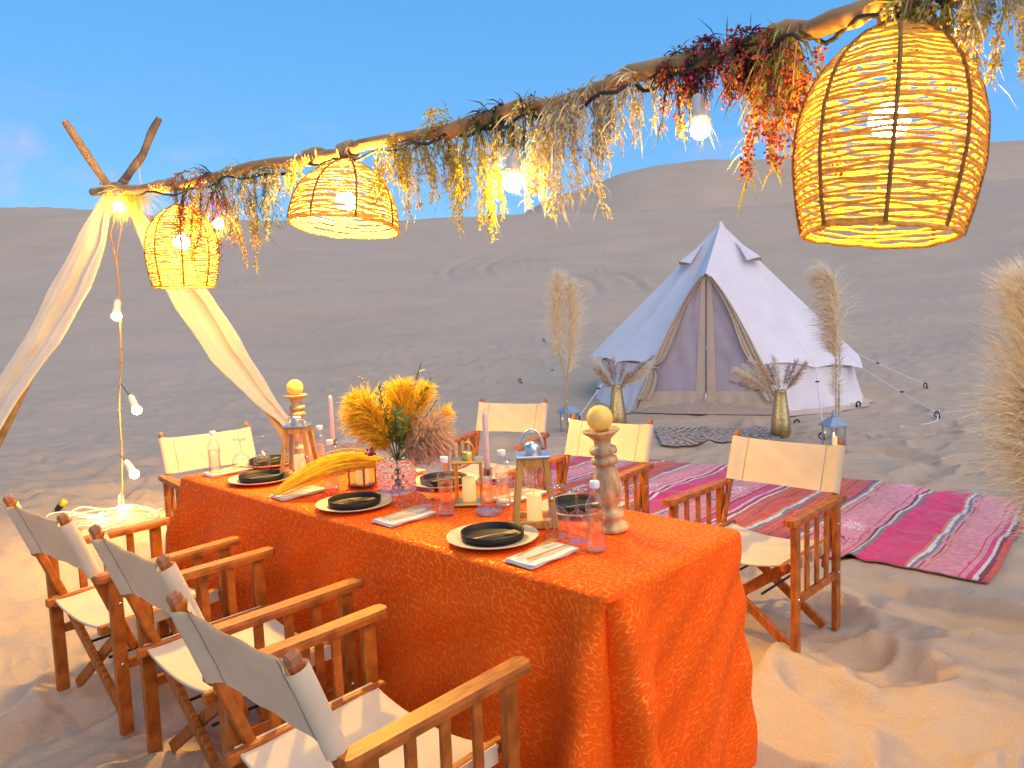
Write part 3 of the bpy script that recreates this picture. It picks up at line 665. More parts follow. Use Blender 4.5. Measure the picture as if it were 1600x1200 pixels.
# ------------------------------------------------------------------ folding chairs
def chair_parts():
    pr = []            # (name, mesh)
    def add(name, mb, mat): pr.append((name, mb.mesh(name, M[mat])))
    for s in (-1, 1):
        X = s*.29
        add('front_leg', MB().box((X, .235, .2975), (.026, .046, .595), bev=.003), 'teak')
        add('rear_leg', MB().box((X, -.20, .2975), (.026, .046, .595), bev=.003), 'teak')
        a = MB(); prof = [(-.265, -.022), (-.255, -.027), (.20, -.030), (.285, -.030), (.300, -.022), (.304, 0), (.300, .022), (.285, .030), (.20, .030), (-.255, .027), (-.265, .022)]
        vs = [(X+x, y, z) for z in (.5965, .612, .6225) for y, x in [(p[0], p[1]*(1 if z < .62 else .86)) for p in prof]]
        npf = len(prof); fs = [tuple(range(npf))[::-1], tuple(range(2*npf, 3*npf))]
        for k in range(2):
            for i in range(npf): fs.append((k*npf+i, k*npf+(i+1) % npf, (k+1)*npf+(i+1) % npf, (k+1)*npf+i))
        fs = [f[::-1] for f in fs]
        a.add(vs, fs); add('armrest', a, 'teak')
        add('side_rail', MB().box((X, .0175, .262), (.02, .386, .036), bev=.003), 'teak')
        for y in (-.085, .018, .121): add('slat', MB().box((X, y, .4385), (.013, .03, .313), bev=.002), 'teak')
        add('back_post', MB().bar((s*.262, -.135, .30), (s*.262, -.335, .842), .022, .034, up=(0, 1, .3), bev=.006), 'teak')
        add('seat_rail', MB().box((s*.243, 0, .40), (.026, .50, .034), bev=.004), 'teak')
        for y, k in ((.165, 0), (-.165, 1)):
            yy = y+(.0125 if s > 0 else -.0125)
            add('cross_leg', MB().bar((s*.243, yy, .388), (-s*.255, yy, .02), .022, .040, up=(0, 0, 1), bev=.003), 'teak')
        b = MB()
        for (y, z) in ((-.19, .50), (-.20, .272), (.235, .272), (.235, .04)):
            b.lathe([(.0001, .0045), (.005, .004), (.007, .001), (.007, 0)], 8, (X+s*.0135, y, z), Matrix.Rotation(s*PI/2, 3, 'Y'))
        add('bolt', b, 'steel')
        add('stretcher', MB().tube([(s*.11, -.17, .235), (s*.11, .17, .235)], .006, 6), 'black_plastic')
    # seat: a sling with rolled edges over the two rails
    rows = []
    for i in range(15):
        y = -.215+.43*i/14; row = []
        for j in range(25):
            t = j/24*2-1; x = t*.262
            z = .4225-.048*(1-t*t)**.8*(1+.15*math.sin(i*.9))-.0*abs(t)
            if abs(t) > .94: z -= .006*((abs(t)-.94)/.06)
            row.append(Vector((x, y, z)))
        rows.append(row)
    st = MB().grid(rows)
    for s in (-1, 1):
        for lo in (0,):
            st.grid([[Vector((s*.262, r[0].y, .4155)) for r in rows], [Vector((s*.265, r[0].y, .37)) for r in rows]])
    for r_ in (rows[0], rows[-1]): st.tube([p+Vector((0, 0, -.004)) for p in r_], .006, 6)
    add('seat', st, 'canvas')
    # back: sleeve round both posts
    d = Vector((0, -.200, .542)).normalized(); nrmv = Vector((0, d.z, -d.y))
    prof = []
    for i in range(33):
        t = i/32*2-1; x = t*.262; e = max(0, (abs(t)-.80)/.20); th = .003+.023*(e*e*(3-2*e)); prof.append((x, th))
    ring = [(x, th) for x, th in prof]+[(.262+.021*math.cos(a), .026*math.sin(a)) for a in (1.2, .7, .25, -.25, -.7, -1.2)]+[(x, -th) for x, th in prof[::-1]]+[(-.262-.021*math.cos(a), -.026*math.sin(a)) for a in (1.2, .7, .25, -.25, -.7, -1.2)]
    top = Vector((0, -.335, .842)); rows = []
    NL = 10
    for k in range(NL+1):
        l = .010+.225*k/NL; c = top-d*l; row = []
        for x, th in ring:
            t = x/.28; sag = -.005*(1-t*t)*(.6+.4*math.cos(k/NL*5)); wrk = .0025*math.sin(x*40+k*1.3)*(1-abs(t))
            dz = (-.005 if k == 0 else (.005 if k == NL else 0))*(1-t*t)
            row.append(c+Vector((x, 0, dz))+nrmv*(th+sag+wrk))
        rows.append(row)
    bk = MB().grid(rows[::-1], True, closed_u=True)
    add('back_rest', bk, 'canvas')
    for s in (-1, 1):
        for sg in (-1, 1):
            sm = MB()
            idx = min(range(33), key=lambda i: abs(prof[i][0]-s*.20)); j = idx if sg > 0 else (33+6+32-idx)
            sm.tube([r_[j]+nrmv*sg*.001 for r_ in rows], .0016, 4); add('seam', sm, 'seam')
    for s in (-1, 1): add('post_cap', MB().box((s*.262, -.3385, .850), (.024, .036, .034), Matrix.Rotation(.35, 3, 'X'), .008), 'teak_end')
    return pr
CH_P = chair_parts()
G = 'folding canvas armchairs round the table'
chairs = [
 ((-1.584, 3.019), .084-TH, 'white canvas folding chair on the left near side, farthest from the camera'),
 ((-.961, 2.488), .019-TH, 'white canvas folding chair in the middle of the near side'),
 ((-.411, 1.836), .02-TH, 'white canvas folding chair closest to the camera at the bottom edge'),
 ((-.129, 5.37), 3.50-TH, 'far side canvas chair standing behind the pink taper candle and metal-capped lanterns'),
 ((.384, 4.231), 3.252-TH, 'far side canvas chair behind the near ball candle, partly on the rug'),
 ((1.105, 3.412), 3.13-TH, 'canvas chair pulled out at the right table end in front of the striped rug'),
 ((-1.724, 4.435), -1.688-TH, 'canvas chair at the far head end of the table beside the bottle'),
]
c0 = None
for (xy, a, lab) in chairs:
    if c0 is None:
        c0 = thing('folding_chair', lab, 'chair', (xy[0], xy[1], -.012), a, G)
        for nm, me in CH_P: part(nm, me, c0)
    else: dup(c0, (xy[0], xy[1], -.012), a, lab, G)

# ------------------------------------------------------------------ hanging branch, frame and drapes
BV = [(150, 300), (225, 297), (350, 272), (450, 252), (545, 235), (700, 200), (800, 178), (900, 150), (960, 130), (1080, 92), (1160, 75), (1250, 45), (1330, 22), (1400, 3), (1480, -22), (1600, -70), (1800, -150)]
def beam_y(u):
    q = (u-800)/CF; k = (3.1+5.8*q)/(4.2+3.6*q); return 5.8-3.6*k
def beam_pt(u, dv=0):
    v = float(np.interp(u, [b[0] for b in BV], [b[1] for b in BV])); return at(u, v+dv, beam_y(u))
bpts = [beam_pt(u) for u in list(range(145, 1600, 35))+[1600, 1700]]
bm = thing('hanging_pole', 'long peeled branch slung above the table carrying garlands and lamps', 'pole', (0, 0, 0))
MB().tube([p+Vector((0, 0, .012*math.sin(i*1.1)+.006*math.sin(i*2.7))) for i, p in enumerate(bpts)], [.030+.004*math.sin(i*.8)+.003*math.sin(i*2.1) for i in range(len(bpts))], 12).build('branch', M['branch'], bm)
def coil(p, q, r, turns, rr=.006):
    p, q = Vector(p), Vector(q); d = (q-p).normalized(); a = d.orthogonal().normalized(); b = d.cross(a); N = int(turns*14); m = MB()
    m.tube([p.lerp(q, i/N)+(a*math.cos(i/N*turns*2*PI)+b*math.sin(i/N*turns*2*PI))*(r+.004*math.sin(i*1.7)) for i in range(N+1)], rr, 6); return m
for u0, u1, t in ((240, 268, 7), (480, 505, 5), (535, 552, 5)):
    coil(beam_pt(u0), beam_pt(u1), .038, t, .008).build('rope_lashing', M['rope'], bm)
mb = MB()
bp2 = [beam_pt(u, 6+4*math.sin(u*.05)) + Vector((0, -.03+.05*math.sin(u*.045), -.03+.012*math.sin(u*.11))) for u in range(215, 1500, 12)]
mb.tube(bp2, .0075, 6)
tag(mb.build('light_cable', M['cable']), 'dark cable of the string lights winding along the branch', 'cable')

JX = at(172, 298, 5.8)                 # where the two poles cross
fr = thing('pole_frame', 'crossed pair of branch poles holding up the left end of the hanging pole', 'pole frame', (JX.x, JX.y, 0))
def pole(pts, r0, r1, mat, wob):
    pts = [Vector(p)-Vector((JX.x, JX.y, 0)) for p in pts]; n = 22; out_ = []
    for i in range(n):
        t = i/(n-1)*(len(pts)-1); k = min(int(t), len(pts)-2); out_.append(pts[k].lerp(pts[k+1], t-k)+Vector((wob*math.sin(i*.9), 0, wob*math.cos(i*1.3))))
    return MB().tube(out_, [r0+(r1-r0)*i/(n-1)+.003*math.sin(i*1.7) for i in range(n)], 9)
pole([gnd(517, 797)+Vector((0, .1, -.05)), at(402, 612, 6.14), at(300, 456, 6.0), at(214, 335, 5.85), at(170, 292, 5.77), at(101, 189, 5.7)], .040, .028, 'branch', .006).build('pole', M['branch'], fr)
pole([(-4.45, 5.80, -.05), at(75, 525, 5.80), at(140, 372, 5.82), at(182, 300, 5.85), at(203, 270, 5.88), at(226, 235, 5.9), at(249, 184, 5.93)], .040, .026, 'branch_grey', .006).build('pole', M['branch_grey'], fr)
coil(at(172, 285, 5.78)-Vector((JX.x, JX.y, 0)), at(180, 318, 5.82)-Vector((JX.x, JX.y, 0)), .062, 5, .009).build('rope_lashing', M['rope'], fr)

def drape(name, L, Rr, ydep, fold, label, seed):
    # L, Rr: left and right borders in metres, gathered folds between
    n = len(L); rows = []; rn = random.Random(seed)
    N = 46
    for i in range(N+1):
        t = i/N*(n-1); k = min(int(t), n-2); f = t-k; f = f*f*(3-2*f)*.35+f*.65
        a = L[k].lerp(L[k+1], f); b = Rr[k].lerp(Rr[k+1], f); wdt = (b-a).length; row = []
        nr = Vector((0, -1, 0)); 
        for j in range(31):
            s = j/30; amp = min(.05, fold*wdt)
            off = amp*(math.sin(s*PI*2.2+.4+i*.03)+.35*math.sin(s*PI*5.3+1.3+i*.05)+.13*math.sin(s*PI*11+i*.1))*math.sin(PI*min(1, s*1.0+.001))**.4
            row.append(a.lerp(b, s)+nr*off+Vector((.006*math.sin(i*.7+j*.4), 0, 0)))
        rows.append(row)
    o0 = (rows[0][0]+rows[-1][0])/2
    m = MB().grid([[p-o0 for p in r] for r in rows]); o = m.build(name, M['drape']); o.location = o0
    sol = o.modifiers.new('thick', 'SOLIDIFY'); sol.thickness = .003
    tag(o, label, 'drape', 'ivory drapes on the pole frame')
yl = lambda v: 5.72-.0002*(v-300)
drape('hanging_drape', [at(160, 303, 5.74), at(120, 372, 5.70), at(75, 455, 5.66), at(35, 535, 5.62), at(-5, 592, 5.6), at(-60, 680, 5.57), at(-130, 800, 5.55)],
      [at(172, 306, 5.74), at(166, 385, 5.70), at(138, 458, 5.66), at(90, 540, 5.62), at(30, 620, 5.6), at(-25, 720, 5.57), at(-60, 840, 5.55)], 5.7, .10, 'long ivory drape hanging off the left pole of the crossed frame', 3)
drape('hanging_drape', [at(196, 318, 5.78), at(235, 412, 5.84), at(275, 480, 5.9), at(330, 562, 5.95), at(390, 622, 6.0), at(437, 660, 6.03), at(540, 790, 6.1)],
      [at(210, 318, 5.78), at(275, 400, 5.84), at(332, 462, 5.9), at(378, 535, 5.95), at(415, 598, 6.0), at(452, 655, 6.03), at(560, 790, 6.1)], 5.9, .12, 'long ivory drape twisting down the right pole behind the head chair', 4)

# ------------------------------------------------------------------ woven pendant lamps
def shade_profile(kind):
    if kind == 'tall': return .58, [(0, .205), (.12, .222), (.35, .243), (.55, .240), (.72, .215), (.85, .168), (.94, .11), (1, .05)]
    return .33, [(0, .272), (.15, .268), (.35, .255), (.55, .228), (.72, .185), (.86, .125), (.95, .07), (1, .035)]
LAMPC = {}
def make_lamp(kind, top, rot, label, nring, size=1.0, bulb=None):
    Hh, pf = shade_profile(kind); Hh *= size; rz = lambda t: size*float(np.interp(t, [p[0] for p in pf], [p[1] for p in pf]))
    t = thing('pendant_lamp', label, 'pendant lamp', top, group='woven fibre pendant lamps', rot=rot)
    rn = random.Random(nring)
    for i in range(nring):
        f = i/(nring-1); r = rz(f); z = -Hh+f*Hh; ph = rn.uniform(0, 6); n = 40
        th = .0048 if i else .009
        pts = []
        for j in range(n):
            a = 2*PI*j/n; pw = abs(math.cos(a*4))
            pts.append(((r-.006*pw)*math.cos(a), (r-.006*pw)*math.sin(a), z+.0035*math.sin(a*3+ph)+.002*math.sin(a*11+ph*2)))
        MB().tube(pts, [th*(1+.18*math.sin(j*2.3+ph)) for j in range(n)], 5, closed=True).build('strand', M['fibre'], t)
    for k in range(8):
        a = 2*PI*k/8+PI/8
        MB().tube([((rz(i/16)+.004)*math.cos(a), (rz(i/16)+.004)*math.sin(a), -Hh+Hh*i/16) for i in range(17)], .0062, 6).build('rib', M['fibre_rib'], t)
    MB().lathe([(.052 if kind == 'tall' else .038, -.006), (.05, .006), (.02, .012)], 20).build('crown', M['fibre_rib'], t)
    bz = -Hh*.45 if kind == 'tall' else -Hh*.62
    MB().tube([(0, 0, .01), (0, 0, bz+.09)], .005, 6).build('cord', M['cable'], t)
    MB().lathe([(.012, .12), (.02, .115), (.022, .05), (.026, .045)], 16, (0, 0, bz)).build('socket', M['socket'], t)
    MB().sphere((0, 0, bz+.0), .055, 20, 12, (1, 1, .80)).build('bulb', bulb, t)
    return t
def hang(top, n=5):
    return top
lam = [('tall', 281, 322, 5.06, (.0, .02, 0), 'small tall woven pendant lamp farthest left beside the crossed poles', 34),
       ('dome', 545, 252, 3.86, (-.10, .10, 0), 'wide dome shaped woven pendant lamp, second along the branch', 24),
       ('tall', 1402, 44, 2.2, (-.05, .0, 0), 'largest looking tall woven pendant lamp hanging at upper right', 40)]
for kind, u, v, y, rot, lab, nr in lam:
    tp = at(u, v, y)
    if u > 1000: rot = (rot[0], .105, 0)
    t = make_lamp(kind, tp, rot, lab, nr, .91 if u < 300 else 1.0, BULBS[0 if u < 300 else 1 if u < 1000 else 2])
    bp = beam_pt(u-12 if u > 1000 else u); l = bp-tp
    iv = Euler(rot).to_matrix().inverted()
    m = MB(); a0 = iv@l
    for dx in (-.02, .02): m.tube([(dx, 0, 0), tuple(a0*.6+Vector((dx*1.2, 0, 0))), tuple(a0+Vector((dx, -.03, .03)))], .006, 6)
    m.tube([tuple(a0+Vector((.045*math.cos(x)*.3, .048*math.sin(x), .048*math.cos(x)))) for x in np.linspace(0, 2*PI, 16, endpoint=False)], .008, 6, closed=True)
    m.build('hanger', M['rope'], t)

# string bulbs
def hang_bulb(p, up, label, cordlen, sc=1.0, cordmat='cable', glow='bulb_small'):
    up = Vector(up).normalized(); q = Vector((0, 0, 1)).rotation_difference(up)
    t = thing('light_bulb', label, 'light bulb', p, group='bulbs of the string lights', rot=q.to_euler())
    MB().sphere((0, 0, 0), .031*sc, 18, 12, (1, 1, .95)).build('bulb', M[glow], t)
    MB().lathe([(.019*sc, .018*sc), (.024*sc, .03*sc), (.023*sc, .060*sc), (.0205*sc, .062*sc), (.0215*sc, .095*sc), (.016*sc, .105*sc), (.006*sc, .112*sc)], 16).build('socket', M['socket'], t)
    if cordlen: MB().tube([(0, 0, .105*sc), (.003, 0, .105*sc+cordlen*.5), (0, 0, .105*sc+cordlen)], .004, 6).build('cord', M[cordmat], t)
    return t
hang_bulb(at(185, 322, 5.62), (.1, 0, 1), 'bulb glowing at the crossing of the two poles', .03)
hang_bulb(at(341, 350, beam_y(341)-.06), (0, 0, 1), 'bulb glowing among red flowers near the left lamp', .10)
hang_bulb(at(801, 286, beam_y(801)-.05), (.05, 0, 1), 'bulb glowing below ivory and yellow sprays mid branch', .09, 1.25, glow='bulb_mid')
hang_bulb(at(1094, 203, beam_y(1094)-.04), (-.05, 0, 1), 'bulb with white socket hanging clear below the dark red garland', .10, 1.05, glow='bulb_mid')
# the dropped end of the string
cb = thing('drop_cable', 'tan cable of the string lights hanging down from the crossed poles', 'cable', tuple(at(190, 330, 5.75)))
o0 = at(190, 330, 5.75)
cpts = [at(u, v, y)-o0 for u, v, y in ((184, 330, 5.7), (170, 365, 5.74), (180, 395, 5.76), (187, 440, 5.78), (187, 500, 5.8), (189, 560, 5.82), (188, 640, 5.84), (189, 700, 5.86), (190, 760, 5.88), (191, 793, 5.9))]
MB().tube([p+Vector((.010*math.sin(i*1.9), 0, 0)) for i, p in enumerate(cpts)], .006, 6).build('cable', M['cable_tan'], cb)
MB().tube([p+Vector((.012*math.sin(i*2.2), 0, 0)) for i, p in enumerate([at(192, 345, 5.72)-o0]+cpts[2:])], .005, 6).build('cable', M['cable_tan'], cb)
for (u, v, up, lab, pt) in ((182, 494, (.15, 0, 1), 'uppermost bulb on the dropped cable, high above the chairs', (187, 470)), (214, 641, (-.35, 0, 1), 'second bulb down the dropped cable, tilted to the right', (189, 600)), (210, 741, (-.55, 0, 1), 'third bulb down the dropped cable, close over the sand', (189, 712))):
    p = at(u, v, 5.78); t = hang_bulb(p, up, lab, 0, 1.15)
    q = at(pt[0], pt[1], 5.8); R = t.rotation_euler.to_matrix().inverted()
    MB().tube([(0, 0, .105), tuple((R@(q-p))*.5+Vector((0, 0, .05))), tuple(R@(q-p))], .004, 6).build('cord', M['cable'], t)
g1 = gnd(191, 803); g1.z = h1(g1.x, g1.y)+.06
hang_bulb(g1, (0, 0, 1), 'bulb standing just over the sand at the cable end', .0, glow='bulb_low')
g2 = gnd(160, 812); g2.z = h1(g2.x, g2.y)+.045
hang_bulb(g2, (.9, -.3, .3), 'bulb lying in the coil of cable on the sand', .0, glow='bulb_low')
def coil_ground():
    c = gnd(165, 815); m = MB()
    for k, (r, mt) in enumerate(((.30, 0), (.24, 0), (.34, 1), (.2, 0), (.28, 1))):
        rn = random.Random(k); ph = rn.uniform(0, 6)
        pts = []
        for i in range(40):
            a = ph+i/40*2*PI*.93; x = c.x+r*1.25*math.cos(a)+rn.uniform(-.005, .005)+.06*math.sin(k*2); y = c.y+r*.7*math.sin(a)+.05*math.cos(k*3)
            pts.append(Vector((x, y, h1(x, y)+.015+.012*math.sin(i*.5+k)+.01*k)))
        m.tube([p-c for p in pts], .0065, 6)
    o = m.build('coiled_cable', M['cable_white']); o.location = c
    tag(o, 'spare cable lying in loops on the sand under the dropped bulbs', 'cable')
    p = gnd(97, 800); p.z = h1(p.x, p.y)+.07
    t = thing('cable_plug', 'yellow and black cable connector standing up at the left of the cable loops', 'plug', p, rot=(0, .75, 0))
    MB().lathe([(.0001, .05), (.024, .05), (.028, .035), (.028, 0), (.02, -.002)], 14).build('collar', M['yellow_plastic'], t)
    MB().lathe([(.012, -.07), (.022, -.06), (.026, -.03), (.026, -.002)], 14).build('body', M['black_plastic'], t)
    MB().tube([(0, 0, -.06), (.0, .02, -.14), (.1, .05, -.16), (.22, .05, -.2)], .007, 6).build('lead', M['cable'], t)
coil_ground()

# ------------------------------------------------------------------ plumes and sprays
def plume_mesh(path, rad, n, rn, w=.004, droop=.5, ln=1.0, side_bias=None, seg=4):
    """soft grass plume: fine drooping hairs leaving a curved stem"""
    m = MB(); path = [Vector(p) for p in path]; K = len(path)-1
    for i in range(n):
        t = rn.random()**.9; k = min(int(t*K), K-1); f = t*K-k; p = path[k].lerp(path[k+1], f); d = (path[k+1]-path[k]).normalized()
        a = rn.uniform(0, 2*PI); ax = d.orthogonal().normalized(); side = (Matrix.Rotation(a, 3, d)@ax)
        if side_bias is not None: side = (side+Vector(side_bias)*rn.uniform(.3, 1.2)).normalized()
        prof = math.sin(PI*min(1, (t*.86+.10)))**.75
        L = rad*ln*(.55+.75*rn.random())*(.35+.8*prof)*1.5
        dr = (d*rn.uniform(.55, 1.1)+side*rn.uniform(.35, .8)).normalized(); pts = [p]; q = p.copy()
        for s in range(seg):
            dr = (dr+Vector((0, 0, -1))*droop*.28*(s+.5)/seg*2+Vector((rn.uniform(-.1, .1), rn.uniform(-.1, .1), rn.uniform(-.1, .1)))).normalized()
            q = q+dr*L/seg; pts.append(q.copy())
        sd = dr.cross(Vector((rn.uniform(-1, 1), rn.uniform(-1, 1), rn.uniform(-1, 1))))
        sd = sd.normalized() if sd.length > 1e-4 else side
        m.ribbon(pts, [w*.7, w, w*.9, w*.6, w*.15][:seg+1], sd)
    return m
def curve_pts(a, b, bend, n=8):
    a, b = Vector(a), Vector(b); bend = Vector(bend)
    return [a.lerp(b, i/(n-1))+bend*math.sin(PI*i/(n-1)*.5)*(i/(n-1)) for i in range(n)]

def spray(label, cat, u0, u1, stems, length, colors, seed, flower=1.0, up=.12, leafw=.008, spread=.35, hang_w=None, group='dried flower garlands on the branch'):
    rn = random.Random(seed); pc = beam_pt((u0+u1)/2); t = thing('flower_spray', label, cat, pc, group=group)
    st, lf, fl, fl2 = MB(), MB(), MB(), MB()
    leafm, f1, f2 = colors
    for i in range(stems):
        u = rn.uniform(u0, u1); p = beam_pt(u)-pc+Vector((rn.uniform(-.03, .03), rn.uniform(-.05, .03), rn.uniform(-.03, .035)))
        wgt = 1.0 if hang_w is None else hang_w((u-u0)/(u1-u0))
        L = length*rn.uniform(.35, 1.0)*wgt
        if rn.random() < up: d = Vector((rn.uniform(-.9, .9), rn.uniform(-.5, .5), rn.uniform(.1, .7))); L = length*rn.uniform(.25, .5)*.8
        else: d = Vector((rn.uniform(-spread, spread)*1.6, rn.uniform(-spread, spread), -.25-rn.random()*.3))
        d.normalize(); pts = [p.copy()]; q = p.copy(); ns = 7
        for s in range(ns):
            d = (d+Vector((rn.uniform(-.12, .12), rn.uniform(-.12, .12), -.30))).normalized(); q = q+d*L/ns; pts.append(q.copy())
        st.tube(pts, [.0028*(1-.6*s/ns) for s in range(ns+1)], 4, caps=False)
        nl = int(8+L*46)
        for k in range(nl):
            f = rn.random()*ns; a = min(int(f), ns-1); b = pts[a].lerp(pts[a+1], f-a); dd = (pts[a+1]-pts[a]).normalized()
            sd = Vector((rn.uniform(-1, 1), rn.uniform(-1, 1), rn.uniform(-.6, .6))).normalized()
            l = rn.uniform(.025, .06) if rn.random() < .75 else rn.uniform(.07, .13); d1 = (dd*.9+sd*.7).normalized(); mid = b+d1*l*.5; tip = mid+(d1+Vector((0, 0, -.5))).normalized()*l*.5
            w_ = leafw*rn.uniform(.4, .85); lf.ribbon([b, mid, tip], [w_*.5, w_, w_*.1], d1.cross(sd).normalized() if d1.cross(sd).length > .01 else Vector((1, 0, 0)))
        nf = int((10+L*110)*flower)
        for k in range(nf):
            f = ns*(.25+.75*rn.random()**.7); a = min(int(f), ns-1); b = pts[a].lerp(pts[a+1], min(1, f-a))
            c = b+Vector((rn.uniform(-1, 1), rn.uniform(-1, 1), rn.uniform(-1, 1)))*.017
            r = rn.uniform(.003, .0075); tgt = fl if rn.random() < .6 else fl2
            if rn.random() < .5: st.tube([b, c], .0009, 3, caps=False)
            ax = [Vector((r, 0, 0)), Vector((0, r, 0)), Vector((0, 0, r*1.3))]; R = Euler((rn.uniform(0, 6), rn.uniform(0, 6), 0)).to_matrix()
            v6 = [c+R@(ax[k_]*s_) for k_ in range(3) for s_ in (1, -1)]
            tgt.add(v6, [(0, 2, 4), (2, 1, 4), (1, 3, 4), (3, 0, 4), (2, 0, 5), (1, 2, 5), (3, 1, 5), (0, 3, 5)])
    st.build('stems', M['stem'] if leafm != 'leaf_dark' else M['leaf_dark'], t); lf.build('leaves', M[leafm], t, kind='stuff')
    fl.build('blossoms', M[f1], t, kind='stuff'); fl2.build('blossoms', M[f2], t, kind='stuff')
    return t
spray('red and magenta sprig spray at the far left of the branch', 'flower spray', 278, 352, 26, .55, ('leaf_dark', 'fl_red', 'fl_orange'), 1, .8, .2)
spray('yellow and orange drooping spray round the bulb by the left lamp', 'flower spray', 318, 372, 20, .62, ('leaf_yellow', 'fl_orange', 'fl_yellow'), 2, .9, .05)
spray('green and ivory leafy spray between the left and dome lamps', 'flower spray', 362, 430, 26, .50, ('leaf', 'fl_ivory', 'fl_yellow'), 3, .5, .25)
spray('cream blossom spray just left of the dome lamp', 'flower spray', 418, 475, 16, .30, ('leaf_yellow', 'fl_ivory', 'fl_yellow'), 4, .9, .1)
spray('yellow green spray draped over the right shoulder of the dome lamp', 'flower spray', 595, 640, 20, .36, ('leaf_yellow', 'fl_yellow', 'fl_yellow'), 5, 1.0, .12)
spray('yellow green spray hanging just right of the dome lamp', 'flower spray', 645, 700, 22, .36, ('leaf_yellow', 'fl_yellow', 'fl_ivory'), 6, .8, .15)
spray('longest narrow yellow spray between the dome lamp and the middle bulb', 'flower spray', 718, 752, 18, .52, ('leaf_yellow', 'fl_yellow', 'fl_yellow'), 26, .9, .08, .008, .2)
spray('dark green leafy sprig lying on top of the branch', 'flower spray', 745, 850, 34, .17, ('leaf_dark', 'fl_ivory', 'fl_ivory'), 7, .15, .6)
spray('yellow catkin spray hanging by the middle bulb', 'flower spray', 768, 845, 18, .40, ('leaf_yellow', 'fl_yellow', 'fl_ivory'), 8, 1.0, .03)
spray('thick ivory dried spray at the middle of the branch', 'flower spray', 845, 940, 42, .44, ('leaf_ivory', 'fl_ivory', 'fl_yellow'), 9, .6, .18, .009, hang_w=lambda t: .75+.35*math.sin(t*PI))
spray('loose ivory spray with sprigs pointing right', 'flower spray', 935, 1008, 24, .25, ('leaf_ivory', 'fl_ivory', 'fl_ivory'), 10, .5, .35, .009)
spray('dark red and green spray left of the white socket bulb', 'flower spray', 1042, 1076, 22, .34, ('leaf_dark', 'fl_red', 'fl_orange'), 11, .8, .25)
spray('dark green and magenta sprigs on top of the branch right of centre', 'flower spray', 1078, 1175, 38, .17, ('leaf_dark', 'fl_red', 'fl_pink'), 12, .7, .45)
spray('pink and red blossom spray under the thick part of the branch', 'flower spray', 1122, 1175, 20, .22, ('leaf_dark', 'fl_red', 'fl_red'), 13, .9, .1)
spray('long orange and red spray hanging left of the big lamp', 'flower spray', 1185, 1250, 50, .47, ('leaf_yellow', 'fl_orange', 'fl_red'), 14, 1.0, .08, .008, .22)
spray('yellow spray tumbling over the top of the big lamp', 'flower spray', 1405, 1480, 34, .26, ('leaf_yellow', 'fl_yellow', 'fl_ivory'), 15, .9, .15)
spray('yellow ivory spray hanging at the upper right corner', 'flower spray', 1515, 1590, 26, .34, ('leaf_ivory', 'fl_yellow', 'fl_ivory'), 16, .9, .1)
def straw_bunch():
    p = at(198, 300, 5.68); rn = random.Random(8); m = MB()
    for i in range(420):
        d = Vector((rn.uniform(-.7, .8), rn.uniform(-.7, .3), rn.uniform(-1.0, .35))).normalized(); L = rn.uniform(.10, .30); q = Vector((rn.uniform(-.08, .10), rn.uniform(-.05, .05), rn.uniform(-.04, .04))); pts = [q.copy()]
        for s in range(4):
            d = (d+Vector((rn.uniform(-.3, .3), rn.uniform(-.3, .3), -.28))).normalized(); q = q+d*L/4; pts.append(q.copy())
        m.ribbon(pts, .006, d.cross(Vector((rn.uniform(-1, 1), 1, rn.uniform(-1, 1)))).normalized())
    o = m.build('straw_bunch', M['straw']); o.location = p; tag(o, 'shaggy yellow straw bunch tied where the two poles cross', 'dried grass')
straw_bunch()

# ------------------------------------------------------------------ table settings
tabrot = trot
def charger_mesh():
    return MB().lathe([(.0001, .004), (.085, .004), (.105, .007), (.145, .016), (.150, .0185), (.149, .015), (.110, .002), (.08, 0), (.0001, 0)], 48).mesh('charger_plate', M['cream'])
def plate_mesh():
    return MB().lathe([(.0001, .006), (.094, .006), (.098, .009), (.1005, .026), (.1035, .026), (.1015, .006), (.094, 0), (.0001, 0)], 48).mesh('dinner_plate', M['black'])
def fork_mesh(L=.19, nm='fork'):
    m = MB(); t = .0016
    pts = [(0, .0056), (.35*L, .0044), (.60*L, .0036), (.69*L, .0065), (.76*L, .0125)]
    for k in range(len(pts)-1):
        (a, wa), (b, wb) = pts[k], pts[k+1]
        z0, z1 = .002+.012*math.sin(PI*min(1, a/L))*.3, .002+.012*math.sin(PI*min(1, b/L))*.3
        vs = [(a, -wa, z0), (a, wa, z0), (b, wb, z1), (b, -wb, z1), (a, -wa, z0+t), (a, wa, z0+t), (b, wb, z1+t), (b, -wb, z1+t)]
        m.add(vs, [(3, 2, 1, 0), (4, 5, 6, 7), (0, 1, 5, 4), (1, 2, 6, 5), (2, 3, 7, 6), (3, 0, 4, 7)])
    for j in range(4):
        y = -.0105+.007*j; m.bar((.755*L, y, .0045), (.99*L, y, .0075), .0038, .0020, bev=.0004)
    return m.mesh(nm, M['gold'])
def knife_mesh():
    m = MB(); m.bar((0, 0, .003), (.095, 0, .003), .0095, .0045, bev=.001)
    vs = [(.095, -.004, .002), (.095, .007, .002), (.19, .005, .002), (.205, -.003, .002), (.095, -.004, .0036), (.095, .007, .003), (.19, .005, .003), (.205, -.003, .0036)]
    m.add(vs, [(3, 2, 1, 0), (4, 5, 6, 7), (0, 1, 5, 4), (1, 2, 6, 5), (2, 3, 7, 6), (3, 0, 4, 7)])
    return m.mesh('knife', M['gold'])
